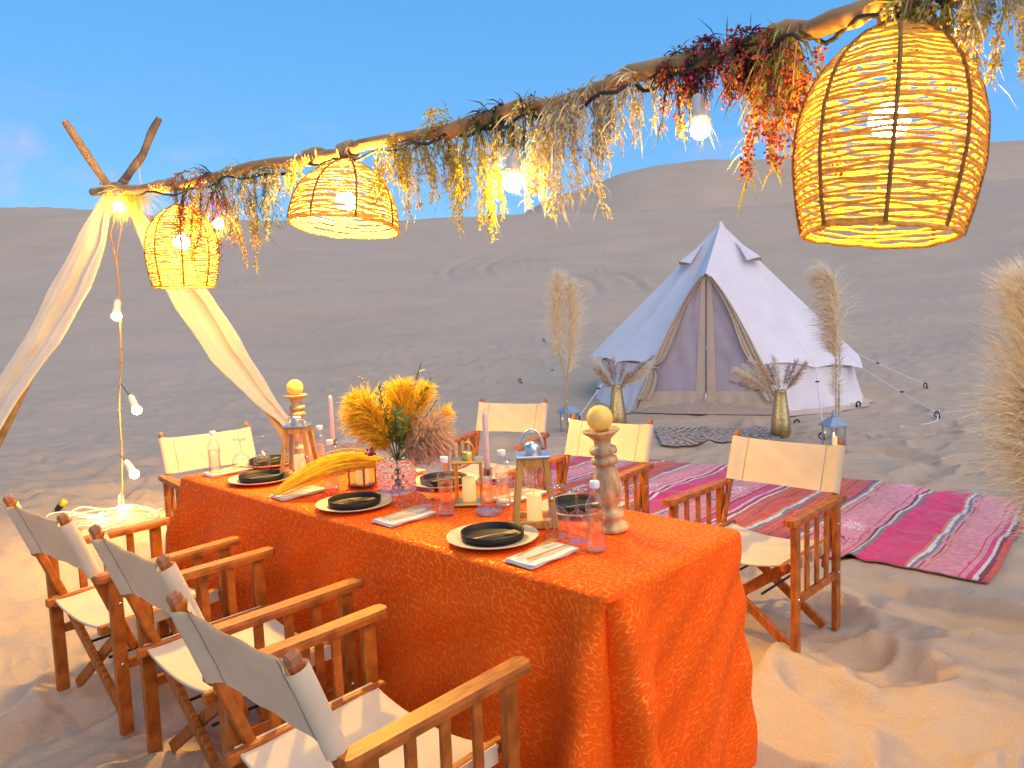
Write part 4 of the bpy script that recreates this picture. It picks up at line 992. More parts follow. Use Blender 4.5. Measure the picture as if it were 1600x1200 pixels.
def napkin_mesh():
    m = MB(); rn = random.Random(3)
    for k in range(3):
        z = .0005+.004*k; rows = []
        for i in range(13):
            row = []
            for j in range(9):
                x = (-.056+.112*j/8)*(1-.02*k)+.002*math.sin(i*.9+k); y = (-.105+.21*i/12)*(1-.015*k); row.append(Vector((x+.004*k, y, z+.0025+.0012*math.sin(i*.8+j*.6+k))))
            rows.append(row)
        m.grid(rows)
        ed = [r[0] for r in rows]+rows[-1][1:]+[r[-1] for r in rows[::-1]][1:]+rows[0][::-1][1:-1]
        m.tube(ed, .0022, 5, closed=True)
    return m.mesh('napkin', M['napkin'])
MC, MP, MF, MK, MN = charger_mesh(), plate_mesh(), fork_mesh(), knife_mesh(), napkin_mesh()
MF2 = fork_mesh(.15, 'dessert_fork')
def place(name, me, loc, rotz, label, cat, group=None):
    o = bpy.data.objects.new(name, me); COL.objects.link(o); o.location = loc; o.rotation_euler = (0, 0, rotz); return tag(o, label, cat, group)
ZT = TZ+.006
seats = [(.58, .17, 'nearest the camera corner'), (1.34, .165, 'in the middle of the near side'), (2.11, .185, 'on the near side toward the head chair'), (.59, .63, 'on the far side behind the near wooden lantern'), (1.34, .63, 'on the far side behind the gold lantern'), (2.10, .62, 'on the far side behind the far wooden lantern'), (2.45, .41, 'in front of the head chair')]
fr_a = [.30, .35, .33, .2, .4, .3, .9]
for k, (s, t, d) in enumerate(seats):
    p = tb(s, t, ZT)
    place('charger_plate', MC, p, 0, 'wide cream charger plate '+d, 'plate', 'cream charger plates')
    q = p.copy(); q.z += .0062; place('dinner_plate', MP, q, 0, 'black rimmed plate '+d, 'plate', 'black plates on the chargers')
    q = q+Vector((-.06, -.035, .0075)); place('dessert_fork', MF2, q, fr_a[k]+.1, 'small gold fork in the black plate '+d, 'fork', 'small gold forks in the plates')
naps = [(.345, .14, 0, 'at the near corner beside the tall bottle'), (1.03, .165, .0, 'between the two near side plates'), (1.72, .14, 0.05, 'under the tip of the golden plume'), (.90, .64, 0, 'on the far side by the taper holder'), (1.66, .64, 0, 'on the far side beside the glass vase'), (2.44, .18, 0, 'near the head chair under the left goblets')]
for k, (s, t, a, d) in enumerate(naps):
    p = tb(s, t, TZ+.005); r_ = tabrot+a
    place('napkin', MN, p, r_, 'folded cream napkin '+d, 'napkin', 'folded napkins')
    for nm, me, dx in (('fork', MF, -.018), ('knife', MK, .022)):
        q = p+TU*dx-TV*.085; q.z = TZ+.0215 if nm == 'fork' else TZ+.0205
        place(nm, me, q, r_+PI/2+(.08 if nm == 'fork' else -.02), 'gold '+nm+' on the folded napkin '+d, nm, 'gold '+('forks' if nm == 'fork' else 'knives')+' on napkins')

GOB = MB().lathe([(.036, .0005), (.041, .03), (.0425, .05), (.038, .076), (.024, .092), (.008, .100), (.0042, .108), (.004, .15), (.009, .158), (.030, .163), (.034, .165), (.034, .167), (.006, .1675), (.0001, .1675)], 28).mesh('goblet', M['glass'])
def goblet_in(): return None
gobs = [(378, 746, 'left of the pair in front of the head chair'), (411, 742, 'right of the pair in front of the head chair'), (481, 752, 'before the far wooden lantern'), (629, 797, 'under the brown plume, left one'), (663, 799, 'beside the middle bottle and brown plume'), (792, 793, 'between taper holder and wooden lantern'), (820, 782, 'behind the near wooden lantern'), (871, 846, 'right of the near wooden lantern'), (903, 854, 'touching the nearest bottle')]
for u, v, d in gobs:
    p = tuv(u, v-6); p.z = ZT-.001
    place('wine_goblet', GOB, p, 0, 'upturned clear wine goblet '+d, 'goblet', 'upturned wine goblets')
def bottle(p, label, proto=[None]):
    if proto[0]:
        return dup(proto[0], p, 0, label)
    t = thing('water_bottle', label, 'bottle', p, group='clear glass water bottles')
    MB().lathe([(.0001, .002), (.026, .002), (.0295, .008), (.0285, .05), (.0265, .085), (.0285, .115), (.0315, .138), (.029, .150), (.018, .168), (.0125, .180), (.0115, .198), (.0135, .200), (.0135, .205)], 28).build('glass', M['glass'], t)
    MB().lathe([(.0001, .006), (.024, .006), (.0275, .010), (.0265, .05), (.0245, .085), (.0265, .115), (.0280, .126), (.0001, .127)], 28).build('water', M['water'], t)
    MB().lathe([(.0145, .196), (.0150, .199), (.0150, .214), (.0130, .217), (.0001, .217)], 20).build('cap', M['cap'], t)
    proto[0] = t; return t
for u, v, d in ((337, 748, 'clear water bottle standing at the far left table corner'), (503, 738, 'clear water bottle behind the far wooden lantern'), (520, 770, 'clear water bottle behind the lying golden plume'), (698, 810, 'clear water bottle in front of the gold lantern'), (787, 797, 'clear water bottle behind the pink taper'), (932, 867, 'clear water bottle nearest the camera by the turned candlestick')):
    p = tuv(u, v-4); p.z = ZT-.001; bottle(p, d)

def candlestick(p, label, tilt, ball, blabel):
    t = thing('candlestick', label, 'candlestick', p, group='turned wood candlesticks', rot=tilt)
    pf = [(.0001, 0), (.054, 0), (.057, .008), (.052, .018), (.036, .026), (.033, .034), (.044, .046), (.046, .056), (.033, .068), (.027, .077), (.030, .088), (.043, .11), (.048, .132), (.0475, .15), (.042, .185), (.034, .213), (.030, .221), (.033, .224), (.043, .228), (.045, .238), (.041, .248), (.029, .252), (.031, .256), (.044, .262), (.046, .272), (.042, .282), (.028, .287), (.027, .296), (.029, .308), (.044, .322), (.060, .334), (.062, .339), (.058, .341), (.048, .337), (.0001, .335)]
    MB().lathe(pf, 36).build('turned_post', M['mango'], t)
    R = Euler(tilt).to_matrix(); q = Vector(p)+R@Vector((0, 0, .378))
    o = thing('ball_candle', blabel, 'candle', q, group='ball candles on the candlesticks', rot=tilt)
    MB().sphere((0, 0, 0), .0435, 28, 18).build('wax_ball', M[ball], o)
    MB().tube([(0, 0, .042), (.001, 0, .050)], .0012, 5).build('wick', M['wick'], o)
p = tuv(957, 830); p.z = ZT; candlestick(p, 'turned pale wood candlestick near the right end of the table', (.03, -.09, 0), 'wax_yellow', 'cream yellow ball candle on the near candlestick')
p = tuv(470, 716); p.z = ZT; candlestick(p, 'turned wood candlestick at the far left behind the wooden lantern', (0, -.02, 0), 'wax_yellow', 'bright yellow ball candle on the far left candlestick')

def wood_lantern(p, rz, label, clabel, handle_up=True):
    t = thing('wooden_lantern', label, 'lantern', p, rz, 'wooden table lanterns')
    Hh, b, a = .235, .068, .042
    for sx in (-1, 1):
        for sy in (-1, 1): MB().bar((sx*b, sy*b, .0), (sx*a, sy*a, Hh), .020, .020, up=(0, 1, 0), bev=.002).build('corner_post', M['pine'], t)
    for z, hw, hgt in ((.012, b-.002, .024), (Hh-.014, a, .030)):
        for ang in range(4):
            R = Matrix.Rotation(ang*PI/2, 3, 'Z'); MB().box(R@Vector((0, hw, z)), (2*hw-.018, .016, hgt), R, .002).build('rail', M['pine'], t)
    MB().box((0, 0, .003), (2*b-.02, 2*b-.02, .004)).build('base', M['pine'], t)
    for ang in range(4):
        R = Matrix.Rotation(ang*PI/2, 3, 'Z'); f0, f1 = (.024-.0)/Hh, (Hh-.03)/Hh; w0, w1 = b+(a-b)*f0, b+(a-b)*f1
        MB().add([R@Vector(v) for v in ((-w0+.008, w0-.001, .024), (w0-.008, w0-.001, .024), (w1-.008, w1-.001, Hh-.03), (-w1+.008, w1-.001, Hh-.03))], [(0, 1, 2, 3)]).build('pane', M['glass_pane'], t)
    m = MB(); m.box((0, 0, Hh+.006), (2*a+.034, 2*a+.034, .010), bev=.003); m.build('top_plate', M['steel'], t)
    MB().lathe([(.030, Hh+.0112), (.030, Hh+.030), (.027, Hh+.042), (.018, Hh+.050), (.0001, Hh+.053)], 24).build('vent_cap', M['steel'], t)
    hh = MB(); pts = []
    for i in range(17):
        x = PI*i/16; q = Vector((.038*math.cos(x), 0, .030+.062*math.sin(x)))
        if not handle_up: q = Matrix.Rotation(1.25, 3, 'X')@(q-Vector((0, 0, .02)))+Vector((0, 0, .03))
        pts.append(q+Vector((0, 0, Hh)))
    hh.tube(pts, .005, 8); hh.build('handle', M['steel'], t)
    MB().lathe([(.0085, 0), (.0085, .004), (.0001, .006)], 12, (b-.012, -b-.008+.010, Hh*.42), Matrix.Rotation(PI/2, 3, 'X')).build('latch', M['steel'], t)
    cp = Vector(p); cp.z += .0055; c = thing('pillar_candle', clabel, 'candle', cp, rz, 'pillar candles inside lanterns')
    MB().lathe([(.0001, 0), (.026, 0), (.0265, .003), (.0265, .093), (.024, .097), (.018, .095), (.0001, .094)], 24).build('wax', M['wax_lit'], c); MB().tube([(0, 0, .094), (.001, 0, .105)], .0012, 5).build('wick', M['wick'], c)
p = tuv(836, 820); p.z = ZT; wood_lantern(p, trot+.78, 'tapered wooden lantern with upright metal handle at the near right', 'yellow pillar candle inside the near wooden lantern')
p = tuv(470, 745); p.z = ZT; wood_lantern(p, trot+.72, 'tapered wooden lantern with folded metal handle at the far left', 'yellow pillar candle inside the far wooden lantern', False)

def box_lantern(p, rz, wd, hgt, frame, label, clabel, plate='steel', handle=True, body=None, cr=.02):
    t = thing('metal_lantern', label, 'lantern', p, rz); h = wd/2
    for sx in (-1, 1):
        for sy in (-1, 1): MB().box((sx*(h-.004), sy*(h-.004), hgt/2+.004), (.008, .008, hgt-.008), bev=.0015).build('corner_post', M[frame], t)
    MB().box((0, 0, .004), (wd+.008, wd+.008, .008), bev=.002).build('base', M[frame], t)
    MB().box((0, 0, hgt+.004), (wd+.016, wd+.016, .008), bev=.002).build('top_plate', M[plate], t)
    for ang in range(4):
        R = Matrix.Rotation(ang*PI/2, 3, 'Z'); MB().add([R@Vector(v) for v in ((-h+.008, h-.004, .009), (h-.008, h-.004, .009), (h-.008, h-.004, hgt-.001), (-h+.008, h-.004, hgt-.001))], [(0, 1, 2, 3)]).build('pane', M['glass_pane'], t)
    if handle:
        MB().lathe([(.024, hgt+.0085), (.024, hgt+.034), (.022, hgt+.037), (.0001, hgt+.037)], 20).build('vent_cap', M[frame], t)
        MB().tube([(.030*math.cos(PI*i/16), 0, hgt+.018+.058*math.sin(PI*i/16)) for i in range(17)], .003, 6).build('handle', M[frame], t)
    cp = Vector(p); cp.z += .0085; c = thing('pillar_candle', clabel, 'candle', cp, rz, 'pillar candles inside lanterns')
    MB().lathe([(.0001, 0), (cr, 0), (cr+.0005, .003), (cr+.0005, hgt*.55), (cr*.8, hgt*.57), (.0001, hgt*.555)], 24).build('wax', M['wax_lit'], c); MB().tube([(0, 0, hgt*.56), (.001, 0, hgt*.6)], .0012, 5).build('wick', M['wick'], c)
    return t
p = tuv(734, 788); p.z = ZT; box_lantern(p, trot+.75, .105, .165, 'gold', 'square gold metal lantern beside the middle bottle', 'pale yellow pillar candle inside the gold lantern', plate='gold', cr=.026)
p = tuv(567, 760); p.z = ZT; box_lantern(p, trot+.3, .09, .10, 'bronze', 'small bronze box lantern below the golden bouquet', 'short yellow candle inside the small bronze lantern', plate='bronze', handle=False, cr=.028)
p = tb(1.98, .60, ZT); box_lantern(p, trot+.5, .085, .13, 'gold', 'small gold lantern half hidden behind the golden bouquet', 'pale candle inside the half hidden gold lantern', handle=False)

def taper(p, label, clabel, h=.24):
    t = thing('candle_holder', label, 'candle holder', p, group='pressed glass candle holders')
    MB().lathe([(.0001, 0), (.048, 0), (.050, .004), (.047, .014), (.036, .027), (.018, .034), (.015, .042), (.020, .052), (.023, .066), (.020, .082), (.012, .104), (.010, .118), (.016, .127), (.020, .134), (.021, .158), (.023, .166), (.014, .166), (.013, .140), (.0001, .138)], 24).build('glass', M['crystal'], t)
    q = Vector(p); q.z += .1385; c = thing('taper_candle', clabel, 'candle', q, group='slim pink taper candles')
    MB().lathe([(.0001, 0), (.0115, 0), (.0125, .004), (.0105, h-.02), (.006, h-.004), (.0001, h)], 18).build('wax', M['wax_pink'], c); MB().tube([(0, 0, h-.003), (.0005, 0, h+.008)], .0009, 5).build('wick', M['wick'], c)
p = tuv(764, 803); p.z = ZT; taper(p, 'pressed glass candle holder beside the gold lantern', 'slim pale pink taper in front of the far side chair')
p = tuv(523, 742); p.z = ZT; taper(p, 'pressed glass candle holder behind the far bottles', 'slim pale pink taper left of the golden bouquet')

# faceted vase with the bouquet
VP = tuv(622, 772); VP.z = ZT
vt = thing('glass_vase', 'short glass vase with scalloped pattern holding the golden bouquet', 'vase', VP)
def faceted(r0, r1, h, nr=6, nc=16):
    rows = []
    for i in range(nr*6+1):
        f = i/(nr*6); row = []
        for j in range(nc*6):
            a = 2*PI*j/(nc*6); ri = f*nr; off = .5*(int(ri) % 2); bul = abs(math.sin(PI*(j/6+off)))*abs(math.sin(PI*ri)); r = (r0+(r1-r0)*f)+.011*bul
            row.append(Vector((r*math.cos(a), r*math.sin(a), .004+h*f)))
        rows.append(row)
    return MB().grid(rows, True, True)
faceted(.066, .078, .135).build('glass', M['facet'], vt)
MB().lathe([(.0001, .001), (.064, .001), (.066, .006), (.0001, .008)], 32).build('base', M['crystal'], vt)
bq = thing('bouquet', 'golden pampas bouquet with green sprigs in the glass vase', 'bouquet', VP+Vector((0, 0, .006)))
rnb = random.Random(44)
def bl(u, v, y=None):
    return at(u, v, y if y else VP.y)-VP-Vector((0, 0, .006))
def bq_plume(name, a, b, bend, rad, n, mat, droop=.5, w=.004, sb=None, stem0=True):
    pts = curve_pts(a, b, bend, 9)
    o = plume_mesh(pts[2:], rad, n, rnb, w, droop, side_bias=sb).build(name, M[mat], bq, kind='stuff')
    MB().tube([Vector((rnb.uniform(-.02, .02), rnb.uniform(-.02, .02), .01))]+pts, .003, 5).build('stem', M['stem'], bq)
base = Vector((0, 0, .13))
bq_plume('plume', base, bl(642, 612), (-.03, 0, .02), .065, 900, 'pampas_gold', .3)
bq_plume('plume', base, bl(622, 608, VP.y+.04), (-.02, 0, .0), .055, 600, 'pampas_gold', .25)
bq_plume('plume', base, bl(658, 615, VP.y+.03), (.02, 0, .02), .055, 600, 'pampas_gold', .3)
bq_plume('plume', base, bl(572, 645, VP.y-.02), (-.05, 0, .06), .06, 900, 'pampas_gold', .8)
bq_plume('plume', base, bl(570, 668), (-.05, 0, .05), .06, 500, 'pampas_gold', .8)
bq_plume('plume', base, bl(588, 650, VP.y-.06), (-.05, 0, .06), .08, 700, 'pampas_gold', .6)
bq_plume('plume', base, bl(688, 645), (.03, 0, .0), .05, 450, 'pampas_gold', .2)
bq_plume('plume', base, bl(672, 676, VP.y-.08), (.03, 0, .03), .075, 700, 'pampas_brown', .9)
bq_plume('plume', base, bl(660, 700, VP.y-.12), (.05, 0, .06), .075, 700, 'pampas_brown', 1.0)
bq_plume('plume', base, bl(640, 665, VP.y+.02), (0, 0, .02), .06, 500, 'pampas_brown', .6)
bq_plume('plume', base, bl(682, 712, VP.y-.06), (.03, 0, .06), .06, 500, 'pampas_mauve', 1.0)
def sprig(a, b, bend, mat='leaf', n=14, sz=.034):
    pts = curve_pts(a, b, bend, 9); m = MB(); st = MB().tube(pts, .002, 5)
    for i in range(n):
        f = (.35+.65*i/(n-1))*8; k = min(int(f), 7); p = pts[k].lerp(pts[k+1], f-k); d = (pts[k+1]-pts[k]).normalized()
        sd = Matrix.Rotation(i*2.4, 3, d)@d.orthogonal().normalized(); e = (d*.7+sd*.8).normalized(); l = sz*rnb.uniform(.7, 1.2); ww = d.cross(e).normalized()
        m.ribbon([p, p+e*l*.3, p+e*l*.65+Vector((0, 0, -.002)), p+e*l+Vector((0, 0, -.005))], [.002, l*.42, l*.38, .001], ww)
    st.build('stem', M['leaf'], bq); m.build('leaves', M[mat], bq)
sprig(base, bl(572, 600), (-.02, 0, .03), 'leaf_yellow', 18, .022); sprig(base, bl(650, 568), (.02, 0, 0), 'leaf', 16, .03); sprig(base, bl(600, 625, VP.y-.05), (-.02, 0, .0), 'leaf', 16)
sprig(base, bl(672, 625, VP.y-.03), (.03, 0, 0), 'leaf_yellow', 20, .022); sprig(base, bl(618, 650, VP.y-.10), (0, 0, .02), 'leaf', 12, .055); sprig(base, bl(632, 665, VP.y-.12), (0, 0, .02), 'leaf', 10, .05); sprig(base, bl(600, 612, VP.y-.08), (-.02, 0, .02), 'leaf', 18, .045); sprig(base, bl(662, 590), (.03, 0, 0), 'leaf', 10, .04)
fp_ = MB()
for i in range(26): fp_.sphere(bl(580, 705)+Vector((rnb.gauss(0, .009), rnb.gauss(0, .009), rnb.gauss(0, .009))), .006, 6, 4)
fp_.build('blossoms', M['fl_pink'], bq)
# long plume lying across the table
lp0, lp1 = tuv(604, 762), tuv(425, 783)
pts = []
for i in range(12):
    f = i/11; p = lp0.lerp(lp1, f); p.z = TZ+.02+.115*math.sin(PI*(.30+.70*f)); pts.append(p)
o0 = pts[5].copy()
lpth = thing('lying_plume', 'long golden grass plume drooping from the vase across the near napkin', 'dried grass', (o0.x, o0.y, TZ))
lo = Vector((o0.x, o0.y, TZ)); rp_ = random.Random(6); m = MB()
for i in range(520):
    off = Vector((rp_.gauss(0, .012), rp_.gauss(0, .03), rp_.gauss(0, .016))); k0 = rp_.randrange(0, 5); k1 = rp_.randrange(k0+3, 12); q = []
    for k in range(k0, k1+1): 
        spread_ = math.sin(PI*min(1, (k+1)/12))**.6; z = pts[k]-lo+off*spread_; z.z = max(z.z, .008); q.append(z)
    m.ribbon(q, [.0035]*(len(q)-1)+[.0005], Vector((rp_.uniform(-.5, .5), rp_.uniform(-.5, .5), 1)).normalized())
m.build('plume', M['pampas_gold'], lpth, kind='stuff')
MB().tube([p-lo for p in pts], .003, 5).build('stem', M['stem'], lpth)

# ------------------------------------------------------------------ bell tent
TC = Vector((3.40, 12.1, 0)); TA = -.40
tent = thing('bell_tent', 'white canvas bell tent with a netted A shaped door', 'tent', TC, TA)
APEX = Vector((0, 0, 2.80)); PK_ = Vector((0, -1.60, 1.96))
def sag_tri(m, a, b, c, sag, n=12, edge=0.0):
    vs = []; idx = {}; nn = (b-a).cross(c-a).normalized()
    for i in range(n+1):
        for j in range(n+1-i):
            u, v = i/n, j/n; w_ = 1-u-v; p = a*w_+b*u+c*v; s = 27*u*v*w_
            fl = 4*u*v*(1-w_)*edge
            idx[(i, j)] = len(vs); vs.append(p-nn*sag*s+Vector((0, 0, fl))+nn*.006*math.sin(p.x*9+p.z*5)*s)
    fs = []
    for i in range(n):
        for j in range(n-i):
            fs.append((idx[(i, j)], idx[(i+1, j)], idx[(i, j+1)]))
            if j < n-i-1: fs.append((idx[(i+1, j)], idx[(i+1, j+1)], idx[(i, j+1)]))
    m.add(vs, fs, True)
EAV = []
for a, r, z in ((36, 2.13, .70), (76, 2.10, .52), (110, 2.12, .66), (145, 2.1, .7), (180, 2.1, .7), (215, 2.1, .7), (252, 2.14, .70), (288, 2.14, .74), (324, 2.13, .74)):
    x = math.radians(a); EAV.append(Vector((r*math.sin(x), -r*math.cos(x), z)))
def dp(x, z, off=0.0):                # point of the door plane at height z, fraction x in -1..1 of its width there
    f = (PK_.z-z)/PK_.z; hw = 1.03*max(f, 0)**.80; return Vector((x*hw, PK_.y-.20*f-off, z))
DR, DL = dp(1, .68, .06), dp(-1, .68, .06)
EAV[0] = DR.lerp(EAV[1], .5)*1.0+Vector((.03, -.03, -.01)); EAV[8] = DL.lerp(EAV[7], .5)+Vector((-.03, -.03, -.01))
def panel(mb_name, mb): return mb.build(mb_name, M['tent'], tent)
ring = [DR]+EAV+[DL]
for k in range(len(ring)-1):
    m = MB(); sag_tri(m, APEX, ring[k], ring[k+1], .03, 12, .05); panel('roof_panel', m)
for s in (1, -1):                      # panels either side of the door follow its rounded edge
    rows = []
    for j in range(25):
        t = j/24; z = PK_.z-(PK_.z-.68)*t**1.6; c = dp(s*1.0, z, .06)
        rows.append([APEX.lerp(c, k/10)+Vector((0, 0, -.02*math.sin(PI*k/10)*math.sin(PI*t))) for k in range(11)])
    m = MB(); m.grid(rows if s > 0 else rows[::-1]); panel('roof_panel', m)
# roof hem edges as slightly thick piping
m = MB(); m.tube([APEX+Vector((0, 0, .0)), PK_+Vector((0, -.05, 0))], .008, 5)
for e in EAV: m.tube([APEX, APEX.lerp(e, .5)+Vector((0, 0, -.01)), e], .006, 5)
m.build('roof_seam', M['tent'], tent)
MB().lathe([(.09, -.12), (.05, -.03), (.015, .03), (.0001, .035)], 14, APEX).build('peak_cap', M['tent'], tent)
# wall
def rpoly(a):
    for k in range(len(ring)-1):
        a1 = math.atan2(ring[k].x, -ring[k].y) % (2*PI); a2 = math.atan2(ring[k+1].x, -ring[k+1].y) % (2*PI)
        if a1 <= a <= a2:
            p, q = ring[k], ring[k+1]; dx, dy = math.sin(a), -math.cos(a); ex, ey = q.x-p.x, q.y-p.y
            return (p.x*ey-p.y*ex)/(dx*ey-dy*ex)
    return 1.9
wl = MB(); rows = []
angs = np.radians(np.linspace(30, 330, 140))
for j in range(9):
    f = j/8; row = []
    for i in range(len(angs)):
        a0 = math.radians(22.8+6.7*f); a = a0+(2*PI-2*a0)*i/(len(angs)-1)
        r = min(1.92, rpoly(a)-.035)*(1-f)+(min(1.96, rpoly(a)+.02)+.09*math.exp(-min(i, len(angs)-1-i)/5))*f+.10*f**2+.025*math.sin(a*23+math.sin(a*7)*2)*math.sin(PI*f)+.02*math.sin(a*41)*f; row.append(Vector((r*math.sin(a), -r*math.cos(a), (.70-.16*math.exp(-((math.degrees(a)-76)/30)**2))*(1-f))))
    rows.append(row)
wl.grid(rows[::-1]); wl.build('side_wall', M['tent'], tent)
sk = MB(); rows = []
for rr_, z in ((2.0, .05), (2.10, .012), (2.2, .006)):
    rows.append([Vector(((rr_+.03*math.sin(a*17))*math.sin(a), -(rr_+.03*math.sin(a*17))*math.cos(a), z)) for a in angs])
sk.grid(rows[::-1]); sk.build('mud_flap', M['tent_tan'], tent)
# door: plane from the peak down to the sill
BL, BR = Vector((-1.03, -1.80, .02)), Vector((1.03, -1.80, .02))
def dgrid(x0, x1, z0, z1, off, wr=.0, nx=10, nz=18):
    rows = []
    for j in range(nz+1):
        z = z0+(z1-z0)*j/nz; row = []
        for i in range(nx+1):
            x = x0+(x1-x0)*i/nx; row.append(dp(x, z, off+wr*math.sin(x*14+z*9)*math.sin(PI*i/nx)))
        rows.append(row)
    return MB().grid(rows)
for s in (-1, 1):
    dgrid(*((-.93, -.075) if s < 0 else (.075, .93)), .30, 1.93, .0, .012).build('net_panel', M['mesh'], tent)
    m = MB(); rows = []
    for j in range(19):
        z = .20+1.70*j/18; c = dp(0, z, .010); hw = .135-.07*j/18; rows.append([c+Vector((s*(.010+hw*i/3), -.004*math.sin(i), 0)) for i in range(4)])
    m.grid(rows if s > 0 else [r[::-1] for r in rows]); m.build('zip_band', M['tent_tan'], tent)
    # tied back door flap: gathered cloth along the edge, looped at mid height
    rows = []
    for j in range(33):
        z = .20+1.72*j/32; ed = dp(s*1.0, z, .03); f = j/32
        wd = .05+.10*(1-f)+.05*math.exp(-((z-.95)/.35)**2)-.09*math.exp(-((z-.66)/.07)**2)+(.06*math.exp(-((z-.35)/.2)**2))
        row = []
        for i in range(15):
            t = i/14; x = -s*wd*t+s*.03; row.append(ed+Vector((x, -.035*abs(math.sin(t*PI*3+z*1.5))-.01*math.sin(t*9), 0)))
        rows.append(row)
    MB().grid(rows).build('tied_flap', M['tent_tan'], tent)
    MB().tube([dp(s*1.0, .66, .03)+Vector((-s*.03+.055*math.cos(x), -.02+.05*math.sin(x), .01*math.sin(2*x))) for x in np.linspace(0, 2*PI, 14, endpoint=False)], .008, 6, closed=True).build('tie', M['tent_tan'], tent)
    # hem of the door edge
    MB().tube([dp(s*1.03, .02+1.92*j/20, .02) for j in range(21)], .016, 6).build('door_hem', M['tent_tan'], tent)
MB().tube([dp(0, .22+1.66*j/14, .022) for j in range(15)], .0045, 5).build('zip', M['zip_grey'], tent)
MB().bar(dp(0, .20, .03), dp(0, .29, .03), .03, .02).build('zip_pull', M['steel'], tent)
m = MB(); rows = []
for j in range(8):
    z = .03+.29*j/7; rows.append([dp(-.97+1.94*i/40, z, .012+.01*math.sin(i*1.3)*math.sin(PI*j/7)) for i in range(41)])
m.grid(rows); m.build('sill_band', M['tent_tan'], tent)
m = MB(); rows = []
for j in range(6):
    f = j/5; rows.append([Vector((-1.02+2.04*i/50, -1.80-.09*f*(1-abs(i/25-1)**3*.8), .16*(1-f)**1.3*(.55+.45*math.cos((i/25-1)*2.2))+.012)) for i in range(51)])
m.grid(rows[::-1]); m.build('groundsheet', M['sheet'], tent)
for a, r0 in ((58, .62), (308, .62)):  # roof vents
    x = math.radians(a); dv = Vector((math.sin(x), -math.cos(x), 0)); tg = Vector((math.cos(x), math.sin(x), 0)); z0 = APEX.z-(APEX.z-.66)*r0/2.1
    c = dv*r0+Vector((0, 0, z0)); top_ = dv*(r0*.45)+Vector((0, 0, APEX.z-(APEX.z-.66)*r0*.45/2.1))
    l, r_ = c+tg*.17, c-tg*.17; lift = dv*.10+Vector((0, 0, .045))
    m = MB(); rows = []
    for j in range(9):
        f = j/8; rows.append([top_.lerp(r_.lerp(l, i/8), f)+lift*(f*math.sin(PI*i/8))+(dv*.012) for i in range(9)])
    m.grid(rows); m.build('vent_hood', M['tent'], tent)
    m = MB(); m.add([l+dv*.016, r_+dv*.016]+[r_.lerp(l, i/8)+lift*math.sin(PI*i/8)*.97+dv*.012 for i in range(9)], [tuple(range(11))]); m.build('vent_net', M['sheet'], tent)
Rt = Matrix.Rotation(TA, 3, 'Z')
def wloc(p): return Rt.inverted()@(Vector(p)-TC)
def guy(e, peg, sl_, label):
    pw = Vector(peg); pw.z = h1(pw.x, pw.y)+.05; pl = wloc(pw); e = Vector(e)
    m = MB().tube([e, e.lerp(pl, .5)-Vector((0, 0, .01)), pl], .0075, 5); g_ = m.build('guy_rope', M['tent_rope'], tent)
    MB().box(e.lerp(pl, sl_), (.05, .03, .02), bev=.004).build('slider', M['black_plastic'], g_)
    t = thing('tent_peg', label, 'tent peg', pw-Vector((0, 0, .05)), 0, 'black tent pegs in the sand')
    MB().tube([(.02, 0, -.10), (0, 0, .06), (-.012, 0, .085), (-.035, 0, .085), (-.045, 0, .06)], .010, 7).build('shaft', M['black_plastic'], t)
    MB().tube([(-.02+.03*math.cos(a), .012, .05+.03*math.sin(a)) for a in np.linspace(0, 2*PI, 12, endpoint=False)], .007, 6, closed=True).build('rubber_ring', M['black_plastic'], t)
for e, pg, s_, lb in ((EAV[1], gnd(1467, 655), .55, 'tent peg farthest right, nearest the camera of the right pair'), (EAV[2], gnd(1448, 615), .3, 'tent peg at the right behind the nearer one'), (EAV[0], gnd(1287, 690), .25, 'tent peg beside the right grey lantern'), (EAV[7], gnd(815, 617), .5, 'tent peg farthest left of the tent'), (EAV[6], gnd(853, 585), .5, 'tent peg far back at the left of the tent'), (EAV[8], gnd(905, 655), .5, 'tent peg by the left grey lantern')):
    guy(e, pg, s_, lb)
for u, v, lb in ((1341, 637, 'black ring peg just right of the tent wall'), (1245, 660, 'black ring peg at the front right foot of the tent')):
    p = gnd(u, v); p.z = h1(p.x, p.y); t = thing('tent_peg', lb, 'tent peg', p, .5, 'black tent pegs in the sand')
    MB().tube([(.0, .012, .05+0), (0, .012, -.08)], .009, 6).build('shaft', M['black_plastic'], t)
    MB().tube([(.045*math.cos(a), 0, .05+.045*math.sin(a)) for a in np.linspace(0, 2*PI, 14, endpoint=False)], .011, 6, closed=True).build('rubber_ring', M['black_plastic'], t)
p0 = [gnd(u, v) for u, v in ((1467, 652), (1464, 660), (1450, 663), (1425, 662), (1405, 666))]
for p in p0: p.z = h1(p.x, p.y)+.012
p0[0].z += .05
o = MB().tube([p-p0[2] for p in p0], .008, 5).build('loose_cord', M['tent_rope']); o.location = p0[2]; tag(o, 'loose white cord end trailing on the sand by the right peg', 'cord')

